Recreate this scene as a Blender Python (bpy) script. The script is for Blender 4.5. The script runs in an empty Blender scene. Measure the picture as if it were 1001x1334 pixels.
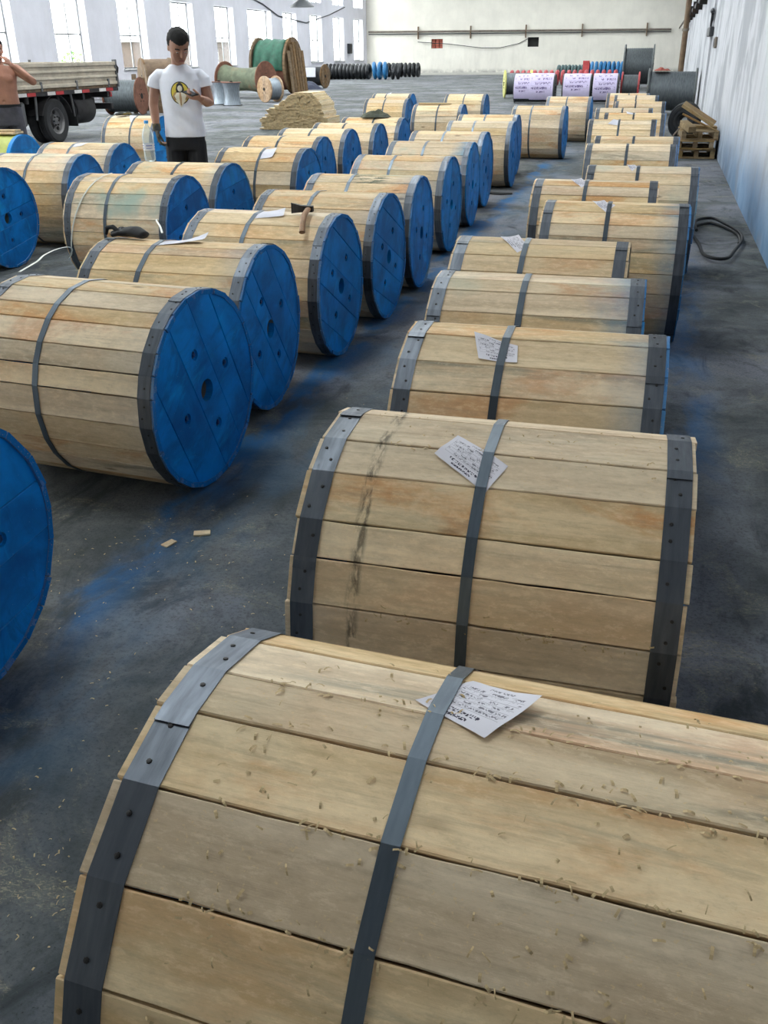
import bpy, bmesh, math, random
from mathutils import Vector, Matrix, Euler, noise
from mathutils.bvhtree import BVHTree

rnd = random.Random(7)
SC = bpy.context.scene
COL = SC.collection
pi = math.pi

# ------------------------------------------------------------------ camera
CAM_H = 1.55
pitch, yaw, roll = 0.46796, -0.27391, -0.01061
fw = Vector((math.sin(yaw) * math.cos(pitch), math.cos(yaw) * math.cos(pitch), -math.sin(pitch)))
rt = Vector((math.cos(yaw), -math.sin(yaw), 0.0))
up = rt.cross(fw)
rt2 = rt * math.cos(roll) + up * math.sin(roll)
up2 = up * math.cos(roll) - rt * math.sin(roll)
cam_data = bpy.data.cameras.new('camera')
cam = bpy.data.objects.new('camera', cam_data)
COL.objects.link(cam)
cam.matrix_world = Matrix((
    (rt2.x, up2.x, -fw.x, 0.0), (rt2.y, up2.y, -fw.y, 0.0),
    (rt2.z, up2.z, -fw.z, CAM_H), (0, 0, 0, 1)))
cam_data.sensor_fit = 'VERTICAL'
cam_data.sensor_height = 36.0
cam_data.lens = 1186.4 * 36.0 / 1334.0
cam_data.clip_start = 0.02
cam_data.clip_end = 400
SC.camera = cam

# ------------------------------------------------------------------ world, light, exposure
SKY_STRENGTH = 13.5
W = bpy.data.worlds.new('overcast_sky'); SC.world = W
W.use_nodes = True
bgn = W.node_tree.nodes['Background']
bgn.inputs[0].default_value = (0.96, 0.98, 1.0, 1)
bgn.inputs[1].default_value = SKY_STRENGTH
SC.view_settings.view_transform = 'Standard'
SC.view_settings.look = 'None'
SC.view_settings.gamma = 1.0
SC.view_settings.use_curve_mapping = False
SC.view_settings.exposure = 0.40
try:
    SC.cycles.max_bounces = 8
    SC.cycles.diffuse_bounces = 5
    SC.cycles.glossy_bounces = 3
    SC.cycles.transparent_max_bounces = 12
    SC.cycles.sample_clamp_indirect = 8.0
    SC.cycles.use_denoising = True
except Exception:
    pass

# hall dimensions (metres)
XL, XR, YF, YB, HC = -21.17, 0.965, 72.0, -12.0, 7.6
WALL_T = 0.38
WIN = []                                      # (y0, y1, z0, z1) of each opening in the left wall
lower = {}
for k in range(-9, 9):
    y0 = 32.4 + 4.56 * k
    if k == 4: lower[k] = (50.1, 53.4)  # opening widened, the glare round this window is put into its shape
    else: lower[k] = (y0, y0 + 2.2)
for k in range(-9, 9):
    WIN.append((lower[k][0], lower[k][1], 1.02, 3.62))
for k in range(-9, 9):
    WIN.append((32.4 + 4.56 * k, 34.6 + 4.56 * k, 4.3, 6.6))
ADDED_SKYLIGHTS = []                                # (x0, x1, y0, y1) roof openings out of view, added to light the drum tops
for x0 in (-17.5, -11.0, -4.5):
    for k in range(8):
        y0 = -0.5 + 9.0 * k
        ADDED_SKYLIGHTS.append((x0, x0 + 1.5, y0 if k else y0 + 2.6, y0 + 6.0))  # nearest opening of each strip shortened to keep the foreground darker

def portal(name, loc, rot, sx, sy):
    l = bpy.data.lights.new(name, 'AREA'); l.shape = 'RECTANGLE'; l.size = sx; l.size_y = sy
    l.cycles.is_portal = True
    o = bpy.data.objects.new(name, l); COL.objects.link(o); o.location = loc; o.rotation_euler = rot
for (y0, y1, z0, z1) in WIN:
    portal('daylight_portal', (XL - WALL_T + 0.03, (y0 + y1) / 2, (z0 + z1) / 2), (0, -pi / 2, 0), z1 - z0, y1 - y0)
for (x0, x1, y0, y1) in ADDED_SKYLIGHTS:
    portal('daylight_portal', ((x0 + x1) / 2, (y0 + y1) / 2, HC + 0.06), (0, 0, 0), x1 - x0, y1 - y0)

# ------------------------------------------------------------------ material helpers
def lin(r, g, b):
    f = lambda c: c / 12.92 if c <= 0.04045 else ((c + 0.055) / 1.055) ** 2.4
    return (f(r / 255.0), f(g / 255.0), f(b / 255.0), 1.0)

class NT:
    """small helper to write node trees"""
    def __init__(self, name):
        self.m = bpy.data.materials.new(name); self.m.use_nodes = True
        self.t = self.m.node_tree; self.n = self.t.nodes; self.l = self.t.links
        self.b = self.n['Principled BSDF']
    def node(self, typ, **kw):
        x = self.n.new(typ)
        for k, v in kw.items(): setattr(x, k, v)
        return x
    def link(self, a, b): self.l.new(a, b)
    def put(self, sock, v):
        if isinstance(v, (int, float)): sock.default_value = v
        elif isinstance(v, tuple): sock.default_value = v
        elif v is not None: self.l.new(v, sock)
    def coord(self, kind='Object'):
        return self.node('ShaderNodeTexCoord').outputs[kind]
    def math(self, op, a, b=None, c=None, clamp=False):
        x = self.node('ShaderNodeMath', operation=op); x.use_clamp = clamp
        self.put(x.inputs[0], a)
        if b is not None: self.put(x.inputs[1], b)
        if c is not None: self.put(x.inputs[2], c)
        return x.outputs[0]
    def vmul(self, v, s, add=None):
        x = self.node('ShaderNodeVectorMath', operation='MULTIPLY'); self.put(x.inputs[0], v); x.inputs[1].default_value = s
        o = x.outputs[0]
        if add is not None:
            y = self.node('ShaderNodeVectorMath', operation='ADD'); self.put(y.inputs[0], o); self.put(y.inputs[1], add); o = y.outputs[0]
        return o
    def noise(self, v, scale=1.0, detail=4.0, rough=0.55, dist=0.0):
        x = self.node('ShaderNodeTexNoise'); self.put(x.inputs['Vector'], v)
        x.inputs['Scale'].default_value = scale; x.inputs['Detail'].default_value = detail
        x.inputs['Roughness'].default_value = rough; x.inputs['Distortion'].default_value = dist
        return x.outputs[0]
    def ramp(self, f, lo, hi, a=0.0, b=1.0):
        x = self.node('ShaderNodeMapRange'); x.clamp = True; x.interpolation_type = 'SMOOTHSTEP'
        self.put(x.inputs[0], f); x.inputs[1].default_value = lo; x.inputs[2].default_value = hi
        x.inputs[3].default_value = a; x.inputs[4].default_value = b
        return x.outputs[0]
    def mix(self, f, a, b, mode='MIX'):
        x = self.node('ShaderNodeMix', data_type='RGBA', blend_type=mode)
        self.put(x.inputs[0], f); self.put(x.inputs[6], a); self.put(x.inputs[7], b)
        return x.outputs[2]
    def rand(self):
        return self.node('ShaderNodeObjectInfo').outputs['Random']
    def attr(self, name):
        x = self.node('ShaderNodeAttribute'); x.attribute_type = 'OBJECT'; x.attribute_name = name
        return x.outputs['Fac']
    def sep(self, v):
        x = self.node('ShaderNodeSeparateXYZ'); self.put(x.inputs[0], v); return x.outputs
    def vec(self, x_, y_, z_):
        x = self.node('ShaderNodeCombineXYZ'); self.put(x.inputs[0], x_); self.put(x.inputs[1], y_); self.put(x.inputs[2], z_); return x.outputs[0]
    def hsv(self, c, h=0.5, s=1.0, v=1.0):
        x = self.node('ShaderNodeHueSaturation'); self.put(x.inputs['Hue'], h); self.put(x.inputs['Saturation'], s); self.put(x.inputs['Value'], v); self.put(x.inputs['Color'], c)
        return x.outputs[0]
    def bump(self, h, strength=0.3, dist=0.01):
        x = self.node('ShaderNodeBump'); x.inputs['Strength'].default_value = strength; x.inputs['Distance'].default_value = dist
        self.put(x.inputs['Height'], h); self.l.new(x.outputs[0], self.b.inputs['Normal'])
    def done(self, col=None, rough=None, metal=None, spec=None):
        self.put(self.b.inputs['Base Color'], col)
        if rough is not None: self.put(self.b.inputs['Roughness'], rough)
        if metal is not None: self.put(self.b.inputs['Metallic'], metal)
        if spec is not None: self.put(self.b.inputs['Specular IOR Level'], spec)
        return self.m

MAT = {}
def plain(name, rgb, rough=0.6, metal=0.0, var=0.10, scale=6.0, bump=0.0, dirt=None):
    """one-colour material with a gentle procedural mottling"""
    n = NT(name); c = n.coord()
    f = n.noise(c, scale, 5, 0.6)
    a = lin(*rgb); d = tuple(x * (1 - 2.2 * var) for x in a[:3]) + (1,)
    col = n.mix(n.ramp(f, 0.3, 0.7), d, a)
    if dirt: col = n.mix(n.ramp(n.noise(c, scale * 0.45, 6, 0.7), 0.48, 0.68, 0, 0.8), col, lin(*dirt))
    if bump: n.bump(f, bump, 0.02)
    MAT[name] = n.done(col, rough, metal)
    return MAT[name]

def wood(name, light, mid, warm, grey, grain_axis=0, endgrain=None, half=0.41, spray=False, greyamt=0.5):
    n = NT(name); r = n.rand(); c0 = n.coord()
    off = n.vec(n.math('MULTIPLY', r, 37.0), n.math('MULTIPLY', r, 91.0), n.math('MULTIPLY', r, 53.0))
    s1 = [9.0, 9.0, 9.0]; s1[grain_axis] = 1.0
    s2 = [70.0, 70.0, 70.0]; s2[grain_axis] = 3.0
    s3 = [4.0, 4.0, 4.0]; s3[grain_axis] = 1.6
    s4 = [16.0, 16.0, 16.0]; s4[grain_axis] = 5.0
    broad = n.noise(n.vmul(c0, tuple(s1), off), 1.0, 4, 0.55, 0.7)
    fine = n.noise(n.vmul(c0, tuple(s2), off), 1.0, 4, 0.65, 0.3)
    stain = n.noise(n.vmul(c0, tuple(s3), off), 1.3, 6, 0.65, 0.5)
    fuzz = n.noise(n.vmul(c0, tuple(q * 0.55 + 24 for q in s2), off), 1.0, 5, 0.75)
    col = n.mix(n.ramp(broad, 0.32, 0.66), lin(*mid), lin(*light))
    col = n.mix(n.math('MULTIPLY', n.ramp(stain, 0.46, 0.64), n.ramp(n.math('FRACT', n.math('MULTIPLY', r, 7.3)), 0.15, 1.0, 0.12, 0.95)), col, lin(*warm))
    st2 = n.noise(n.vmul(c0, tuple(s1), n.vmul(off, (1.7, 1.3, 2.1))), 0.75, 7, 0.68, 0.9)
    col = n.mix(n.math('MULTIPLY', n.ramp(st2, 0.51, 0.70), n.ramp(n.math('FRACT', n.math('MULTIPLY', r, 13.7)), 0.2, 1.0, 0.25 * greyamt, 1.6 * greyamt), clamp=True), col, lin(*grey))
    dk = tuple(x * 0.55 for x in lin(*mid)[:3]) + (1,)
    col = n.mix(n.ramp(fine, 0.5, 0.72, 0, 0.32), col, dk)
    col = n.mix(n.ramp(fuzz, 0.5, 0.7, 0, 0.30), col, dk)
    col = n.mix(n.ramp(fuzz, 0.36, 0.5, 0.28, 0), col, tuple(min(1, x * 1.25) for x in lin(*light)[:3]) + (1,))
    # knots
    v = n.node('ShaderNodeTexVoronoi'); n.put(v.inputs['Vector'], n.vmul(c0, tuple(s4), off)); v.inputs['Scale'].default_value = 0.42
    knot = n.ramp(v.outputs['Distance'], 0.03, 0.10, 0.75, 0.0)
    col = n.mix(knot, col, lin(104, 74, 44))
    col = n.hsv(col, 0.5, n.ramp(n.math('FRACT', n.math('MULTIPLY', r, 29.1)), 0, 1, 0.82, 1.12), n.ramp(n.math('FRACT', n.math('MULTIPLY', r, 5.9)), 0, 1, 0.84, 1.08))
    if spray:
        x = n.sep(c0)[0]
        sn = n.noise(n.vmul(c0, (6, 4, 4), off), 1.0, 4, 0.6)
        f = n.math('MULTIPLY', n.ramp(n.math('ADD', x, n.math('MULTIPLY', sn, 0.22)), 0.30, 0.54), n.attr('spray'), clamp=True)
        col = n.mix(f, col, lin(20, 120, 165))
        nx = n.sep(n.coord('Normal'))[0]
        edge = n.math('MULTIPLY', n.ramp(nx, 0.6, 0.9), n.ramp(n.attr('spray'), 0.02, 0.08), clamp=True)
        edge = n.math('MULTIPLY', edge, n.ramp(n.noise(n.vmul(c0, (20, 20, 20)), 1.0, 3, 0.6), 0.30, 0.42))
        lip = n.math('MULTIPLY', n.ramp(n.math('ADD', x, n.math('MULTIPLY', n.noise(c0, 22, 4, 0.7), 0.012)), 0.400, 0.409), n.ramp(n.attr('spray'), 0.02, 0.08), clamp=True)
        col = n.mix(n.math('MAXIMUM', edge, n.math('MULTIPLY', lip, 0.85)), col, lin(8, 108, 170))
        mz = n.noise(c0, 3.2, 3, 0.5)
        f2 = n.math('MULTIPLY', n.ramp(mz, 0.48, 0.72), n.attr('tint'), clamp=True)
        col = n.mix(f2, col, lin(150, 176, 165))
        # black grease smear round one drum, dark green streak along one plank
        sm = n.math('MULTIPLY', n.ramp(n.math('ABSOLUTE', n.math('ADD', n.math('ADD', x, 0.262), n.math('MULTIPLY', n.math('SUBTRACT', n.noise(n.vmul(c0, (8, 3, 3)), 1.0, 4, 0.6), 0.5), 0.03))), 0.004, 0.020, 1, 0), n.ramp(n.noise(n.vmul(c0, (50, 14, 14)), 1.0, 5, 0.7), 0.42, 0.6))
        col = n.mix(n.math('MULTIPLY', n.math('MULTIPLY', sm, n.attr('smear')), 0.75), col, lin(62, 56, 50))
        sk = n.math('MULTIPLY', n.ramp(n.noise(n.vmul(c0, (5, 40, 40), off), 1.0, 5, 0.7, 0.6), 0.46, 0.56), n.math('MULTIPLY', n.ramp(x, -0.16, -0.06), n.ramp(x, 0.10, 0.24, 1, 0)))
        col = n.mix(n.math('MULTIPLY', sk, n.attr('streak')), col, lin(72, 84, 66))
        sp = n.noise(n.vmul(c0, (160, 160, 160), off), 1.0, 2, 0.7)
        col = n.mix(n.ramp(sp, 0.62, 0.72, 0, 0.45), col, lin(214, 186, 140))
    if endgrain:
        x = n.sep(c0)[grain_axis]
        f = n.ramp(n.math('ABSOLUTE', x), half - 0.004, half - 0.001)
        col = n.mix(f, col, n.mix(n.ramp(n.noise(c0, 40, 4, 0.6), 0.35, 0.65), lin(*endgrain), tuple(q * 0.55 for q in lin(*endgrain)[:3]) + (1,)))
    n.bump(n.math('ADD', fine, n.math('MULTIPLY', n.noise(c0, 60, 5, 0.7), 0.7)), 0.35, 0.002)
    MAT[name] = n.done(col, 0.72, 0.0, 0.25)
    return MAT[name]

wood('fresh_sawn_wood', (228, 206, 170), (198, 172, 134), (204, 152, 104), (138, 133, 114), spray=True, greyamt=0.65)
wood('stack_wood', (232, 214, 180), (214, 192, 152), (208, 172, 126), (160, 150, 126), grain_axis=1, endgrain=(190, 168, 130), half=0.45)
wood('old_wood', (128, 104, 76), (92, 72, 50), (110, 76, 48), (84, 80, 72))
wood('reel_wood', (196, 164, 128), (160, 128, 96), (178, 128, 96), (128, 118, 108))
wood('pallet_wood', (160, 138, 100), (120, 98, 66), (124, 90, 56), (92, 86, 74))

def blue_paint():
    n = NT('blue_paint'); c = n.coord(); r = n.rand()
    off = n.vec(n.math('MULTIPLY', r, 31.0), n.math('MULTIPLY', r, 17.0), n.math('MULTIPLY', r, 57.0))
    a = n.noise(n.vmul(c, (2.2, 3.2, 3.2), off), 1.0, 5, 0.6, 0.5)
    b = n.noise(n.vmul(c, (3, 9, 2.5), off), 1.0, 6, 0.65, 0.6)
    col = n.mix(n.ramp(a, 0.33, 0.66), lin(0, 92, 154), lin(0, 136, 212))
    col = n.mix(n.ramp(b, 0.54, 0.74, 0, 0.6), col, lin(14, 166, 228))
    d = n.noise(n.vmul(c, (1, 7, 3), off), 1.0, 7, 0.7, 1.2)
    col = n.mix(n.ramp(d, 0.5, 0.68, 0, 0.5), col, lin(0, 76, 132))
    col = n.mix(n.ramp(n.noise(n.vmul(c, (5, 5, 5), off), 1.0, 6, 0.7), 0.58, 0.75, 0, 0.4), col, lin(30, 104, 124))
    col = n.mix(n.ramp(n.noise(c, 90, 2, 0.6), 0.73, 0.76, 0, 0.35), col, lin(150, 190, 215))
    n.bump(n.noise(n.vmul(c, (20, 60, 20), off), 1.0, 3, 0.6), 0.25, 0.002)
    MAT['blue_paint'] = n.done(col, 0.5, 0.0, 0.3)
blue_paint()

def steel(name, rgb, rough=0.38, var=0.25, rust=None):
    n = NT(name); c = n.coord(); r = n.rand()
    a = n.noise(n.vmul(c, (60, 8, 8), n.vec(n.math('MULTIPLY', r, 9.0), r, r)), 1.0, 4, 0.6)
    base = lin(*rgb)
    col = n.mix(n.ramp(a, 0.3, 0.7), tuple(x * (1 - var) for x in base[:3]) + (1,), base)
    col = n.hsv(col, 0.5, 1.0, n.ramp(r, 0, 1, 0.72, 1.12))
    if rust: col = n.mix(n.ramp(n.noise(c, 5, 6, 0.7), 0.52, 0.7), col, lin(*rust))
    if name == 'galvanised_band':
        z = n.math('ADD', n.sep(c)[2], n.math('MULTIPLY', n.math('SUBTRACT', n.noise(c, 9, 4, 0.6), 0.5), 0.2))
        col = n.mix(n.math('MULTIPLY', n.ramp(z, 0.02, 0.20, 0.9, 0), n.attr('spray')), col, lin(6, 90, 150))
    n.bump(n.noise(c, 25, 3, 0.5), 0.12, 0.004)
    MAT[name] = n.done(col, n.ramp(a, 0.3, 0.7, rough + 0.12, rough), 0.85)
steel('galvanised_band', (104, 110, 119), 0.42, 0.3)
steel('steel_strap', (92, 102, 112), 0.36, 0.2)
steel('wire_grey', (112, 118, 122), 0.5, 0.35)
steel('galvanised_wire', (168, 178, 188), 0.45, 0.25)
steel('dark_iron', (62, 60, 60), 0.5, 0.3, (84, 60, 44))
steel('grey_reel_steel', (120, 124, 124), 0.55, 0.2, (96, 88, 80))
steel('wheel_steel', (130, 128, 128), 0.5, 0.2)

def concrete():
    n = NT('concrete_floor'); c = n.coord('Object'); s = n.sep(c)
    big = n.noise(c, 0.55, 6, 0.6, 0.5); mid = n.noise(c, 2.3, 8, 0.7, 0.6); fin = n.noise(c, 16, 6, 0.72); grit = n.noise(c, 75, 4, 0.75)
    col = n.mix(n.ramp(mid, 0.34, 0.66), lin(66, 71, 72), lin(100, 103, 104))
    col = n.mix(n.ramp(big, 0.44, 0.62, 0, 0.65), col, lin(132, 133, 143))
    col = n.mix(n.ramp(n.noise(n.vmul(c, (1.5, 0.8, 1)), 2.0, 7, 0.7, 1.0), 0.5, 0.66, 0, 0.75), col, lin(46, 52, 54))
    col = n.mix(n.ramp(fin, 0.52, 0.70, 0, 0.45), col, lin(52, 56, 55))
    col = n.mix(n.ramp(grit, 0.46, 0.66, 0, 0.5), col, lin(56, 60, 60))
    col = n.mix(n.ramp(n.noise(c, 150, 2, 0.6), 0.66, 0.72, 0, 0.6), col, lin(36, 38, 38))
    # trodden sawdust and dried dust
    dust = n.noise(n.vmul(c, (1, 1, 1), (3.3, 8.1, 0)), 3.4, 8, 0.75, 0.8)
    dm = n.ramp(dust, 0.52, 0.66)
    col = n.mix(n.math('MULTIPLY', dm, n.ramp(n.noise(n.vmul(c, (60, 110, 1)), 1.0, 4, 0.7, 1.5), 0.50, 0.62, 0, 0.75)), col, lin(150, 142, 118))
    col = n.mix(n.math('MULTIPLY', dm, 0.18), col, lin(140, 136, 120))
    # blue overspray left on the ground along the painted drum ends
    sp = n.noise(n.vmul(c, (2.0, 0.9, 1), (1.1, 4.2, 0)), 1.6, 5, 0.6, 0.5)
    sp2 = n.noise(c, 11, 5, 0.7)
    x = n.math('ADD', s[0], n.math('ADD', n.math('MULTIPLY', n.math('SUBTRACT', sp, 0.5), 0.30), n.math('MULTIPLY', n.math('SUBTRACT', sp2, 0.5), 0.07)))
    def strip(a, b, cc, d): return n.math('MULTIPLY', n.ramp(x, a, b), n.ramp(x, cc, d, 1, 0))
    alongm = n.math('MULTIPLY', n.ramp(s[1], 0.8, 1.3), n.ramp(s[1], 14, 20, 1, 0))
    haze = n.math('MULTIPLY', strip(-1.75, -1.52, -1.42, -0.98), alongm)
    col = n.mix(n.math('MULTIPLY', haze, n.ramp(sp, 0.40, 0.64, 0.0, 0.36)), col, lin(66, 110, 142))
    core = n.math('MULTIPLY', strip(-1.68, -1.59, -1.55, -1.40), alongm)
    b2 = n.math('MULTIPLY', strip(-3.38, -3.22, -3.10, -2.9), n.ramp(s[1], 13, 18, 0.8, 0))
    b3 = n.math('MULTIPLY', n.math('MULTIPLY', strip(0.12, 0.24, 0.34, 0.52), n.ramp(s[1], 3.0, 4.0)), n.ramp(s[1], 8, 10, 0.6, 0))
    allb = n.math('MAXIMUM', n.math('MAXIMUM', core, b2), b3)
    col = n.mix(n.math('MULTIPLY', allb, n.math('MULTIPLY', n.ramp(sp2, 0.25, 0.60, 0.5, 0.95), n.ramp(sp, 0.42, 0.58, 0.12, 0.9))), col, lin(6, 88, 140))
    n.bump(n.math('ADD', n.math('MULTIPLY', mid, 0.6), n.math('ADD', n.math('MULTIPLY', fin, 0.6), n.math('MULTIPLY', grit, 0.35))), 0.5, 0.012)
    rough = n.ramp(n.noise(c, 1.1, 5, 0.6), 0.35, 0.7, 0.65, 0.85)
    MAT['concrete_floor'] = n.done(n.hsv(col, 0.5, 0.95, n.ramp(n.noise(c, 0.12, 2, 0.5), 0.3, 0.7, 0.98, 1.18)), rough, 0.0, 0.12)
concrete()

def plaster(name, base, dirt, blue=False, streak=1.0):
    n = NT(name); c = n.coord('Object'); s = n.sep(c)
    a = n.noise(c, 0.9, 6, 0.6); st = n.noise(n.vmul(c, (3.0, 3.0, 0.5)), 1.0, 6, 0.65, 0.3); f = n.noise(c, 7, 6, 0.7)
    col = n.mix(n.ramp(a, 0.3, 0.7), tuple(x * 0.9 for x in lin(*base)[:3]) + (1,), lin(*base))
    col = n.mix(n.math('MULTIPLY', n.ramp(st, 0.45, 0.68, 0, 0.55 * streak), n.ramp(s[2], 0.3, 3.4, 1.0, 0.35)), col, lin(*dirt))
    col = n.mix(n.ramp(f, 0.57, 0.72, 0, 0.35 * streak), col, tuple(x * 0.7 for x in lin(*dirt)[:3]) + (1,))
    col = n.mix(n.math('MULTIPLY', n.ramp(s[2], 0.05, 0.5, 0.75, 0), n.ramp(n.noise(c, 2.2, 5, 0.6), 0.35, 0.6)), col, lin(104, 104, 104))
    if blue:
        z = n.math('ADD', s[2], n.math('MULTIPLY', n.math('SUBTRACT', st, 0.5), 0.7))
        col = n.mix(n.math('MULTIPLY', n.ramp(z, 0.1, 0.85, 0.75, 0), n.ramp(s[1], 10, 22, 1, 0)), col, lin(96, 138, 176))
        big = n.noise(n.vmul(c, (1, 0.5, 0.5)), 1.2, 5, 0.6, 0.3)
        col = n.mix(n.ramp(big, 0.5, 0.60, 0, 0.6), col, lin(126, 129, 134))
    n.bump(n.math('ADD', f, st), 0.35, 0.01)
    MAT[name] = n.done(col, 0.85, 0.0, 0.2)
plaster('left_wall_plaster', (216, 215, 224), (184, 182, 186), streak=0.4)
plaster('far_wall_plaster', (226, 222, 212), (196, 192, 182), streak=0.6)
plaster('right_wall_plaster', (190, 191, 196), (132, 133, 138), blue=True)
plain('roof_sheet', (176, 178, 180), 0.7, 0, 0.08, 0.5)
plain('yard_concrete', (190, 188, 180), 0.9, 0, 0.1, 0.4)
plain('shaded_bolt_paint', (8, 52, 98), 0.5, 0, 0.15, 30)  # navy below the flange blue, shade of the bolt recesses put into it
plain('store_wall', (58, 47, 40), 0.85, 0, 0.15, 4)
plain('window_frame_paint', (120, 122, 124), 0.5, 0, 0.1)
plain('sill_stone', (206, 206, 206), 0.7, 0, 0.06)
def glass():
    n = NT('window_glass'); t = n.t
    tr = n.node('ShaderNodeBsdfTransparent'); tr.inputs[0].default_value = (0.97, 0.99, 0.98, 1)
    gl = n.node('ShaderNodeBsdfGlossy'); gl.inputs['Roughness'].default_value = 0.03
    lw = n.node('ShaderNodeLayerWeight'); lw.inputs[0].default_value = 0.5
    fr = n.math('ADD', n.math('MULTIPLY', n.math('POWER', lw.outputs['Facing'], 4.0), 0.35), 0.03)
    mx = n.node('ShaderNodeMixShader'); n.link(fr, mx.inputs[0]); n.link(tr.outputs[0], mx.inputs[1]); n.link(gl.outputs[0], mx.inputs[2])
    n.link(mx.outputs[0], n.n['Material Output'].inputs[0]); MAT['window_glass'] = n.m
glass()
def bottle_plastic():
    n = NT('clear_plastic')
    tr = n.node('ShaderNodeBsdfTransparent'); tr.inputs[0].default_value = (0.90, 0.95, 0.97, 1)
    n.b.inputs['Base Color'].default_value = (0.85, 0.92, 0.95, 1); n.b.inputs['Roughness'].default_value = 0.08
    lw = n.node('ShaderNodeLayerWeight'); lw.inputs[0].default_value = 0.35
    mx = n.node('ShaderNodeMixShader'); n.link(n.ramp(lw.outputs['Facing'], 0.1, 0.9, 0.22, 0.8), mx.inputs[0])
    n.link(tr.outputs[0], mx.inputs[1]); n.link(n.b.outputs[0], mx.inputs[2]); n.link(mx.outputs[0], n.n['Material Output'].inputs[0])
    MAT['clear_plastic'] = n.m
bottle_plastic()

def print_paper(name, paper, ink, rows, cols, headline, faint=0.55):
    """a printed sheet: ruled table, small unreadable characters and one bold line"""
    n = NT(name); uv = n.node('ShaderNodeTexCoord').outputs['UV']; s = n.sep(uv); u, v = s[0], s[1]
    def inside(x, a, b): return n.math('MULTIPLY', n.math('GREATER_THAN', x, a), n.math('LESS_THAN', x, b))
    body = n.math('MULTIPLY', inside(u, 0.07, 0.93), inside(v, 0.30, 0.86))
    vr = n.math('FRACT', n.math('MULTIPLY', n.math('SUBTRACT', v, 0.30), rows / 0.56))
    ur = n.math('FRACT', n.math('MULTIPLY', n.math('SUBTRACT', u, 0.07), cols / 0.86))
    line = n.math('MAXIMUM', n.math('LESS_THAN', vr, 0.09), n.math('LESS_THAN', ur, 0.022))
    line = n.math('MULTIPLY', line, body)
    wn = n.node('ShaderNodeTexWhiteNoise'); wn.noise_dimensions = '2D'
    fl = n.node('ShaderNodeVectorMath', operation='FLOOR'); n.put(fl.inputs[0], n.vmul(uv, (58.0, rows / 0.56 * 5.0, 1))); n.link(fl.outputs[0], wn.inputs['Vector'])
    wn2 = n.node('ShaderNodeTexWhiteNoise'); wn2.noise_dimensions = '2D'
    fl2 = n.node('ShaderNodeVectorMath', operation='FLOOR'); n.put(fl2.inputs[0], n.vmul(uv, (9.0, rows / 0.56, 1))); n.link(fl2.outputs[0], wn2.inputs['Vector'])
    chars = n.math('MULTIPLY', n.math('MULTIPLY', n.math('GREATER_THAN', wn.outputs[0], 0.45), inside(vr, 0.3, 0.85)), n.math('MULTIPLY', body, n.math('GREATER_THAN', wn2.outputs[0], 0.45)))
    wn3 = n.node('ShaderNodeTexWhiteNoise'); wn3.noise_dimensions = '2D'
    fl3 = n.node('ShaderNodeVectorMath', operation='FLOOR'); n.put(fl3.inputs[0], n.vmul(uv, (64.0, 52.0, 1))); n.link(fl3.outputs[0], wn3.inputs['Vector'])
    hb = n.math('MULTIPLY', inside(v, headline, headline + 0.075), inside(u, 0.22, 0.76))
    gap = n.math('GREATER_THAN', n.math('FRACT', n.math('MULTIPLY', u, 16.0)), 0.22)
    head = n.math('MULTIPLY', n.math('MULTIPLY', hb, gap), n.math('GREATER_THAN', wn3.outputs[0], 0.3))
    hb2 = n.math('MULTIPLY', n.math('MULTIPLY', inside(v, headline - 0.10, headline - 0.045), inside(u, 0.30, 0.66)), n.math('GREATER_THAN', wn3.outputs[0], 0.4))
    top = n.math('MULTIPLY', n.math('MULTIPLY', inside(v, 0.885, 0.93), inside(u, 0.35, 0.7)), n.math('GREATER_THAN', wn3.outputs[0], 0.45))
    ink_f = n.math('MAXIMUM', n.math('MAXIMUM', n.math('MULTIPLY', line, faint), n.math('MULTIPLY', chars, 0.75)), n.math('MAXIMUM', n.math('MAXIMUM', head, hb2), n.math('MULTIPLY', top, 0.7)))
    c = n.mix(n.ramp(n.noise(n.coord(), 9, 3, 0.5), 0.3, 0.7), tuple(x * 0.93 for x in lin(*paper)[:3]) + (1,), lin(*paper))
    col = n.mix(ink_f, c, lin(*ink))
    MAT[name] = n.done(col, 0.7, 0.0, 0.2)
print_paper('tag_paper', (212, 210, 218), (58, 54, 70), 6, 5, 0.17)
print_paper('label_sheet', (206, 196, 226), (84, 66, 116), 4, 2, 0.34, 0.25)
plain('paper_white', (208, 208, 218), 0.7, 0, 0.04)
plain('nail_iron', (38, 36, 36), 0.5, 0.4)
plain('tyre_rubber', (46, 46, 48), 0.85, 0, 0.15, 14, 0.1)
plain('black_rubber', (26, 27, 29), 0.7, 0, 0.15, 12)
plain('black_wire', (44, 46, 50), 0.42, 0.3, 0.2, 20)
plain('blue_wire', (40, 120, 176), 0.5, 0.1, 0.2, 20)
plain('red_wire', (190, 78, 84), 0.6, 0, 0.2, 10)
plain('green_grey_wire', (70, 96, 98), 0.6, 0, 0.2, 10)
plain('yellow_paint', (206, 204, 110), 0.6, 0, 0.12, 8, dirt=(150, 146, 96))
plain('red_paint', (196, 72, 74), 0.6, 0, 0.12, 8)
plain('yellow_green_wrap', (186, 194, 96), 0.55, 0, 0.14, 7)
plain('green_tarp', (34, 92, 72), 0.6, 0, 0.16, 5, 0.3)
plain('rust_green', (108, 116, 94), 0.8, 0, 0.2, 4, 0, (126, 92, 66))
plain('rust', (128, 84, 66), 0.85, 0, 0.2, 6)
plain('rust_red', (176, 92, 78), 0.8, 0, 0.15, 6)
plain('truck_cream', (196, 184, 166), 0.6, 0, 0.12, 5, 0, (158, 146, 128))
plain('truck_dark', (52, 50, 52), 0.7, 0.2, 0.2, 6)
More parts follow.
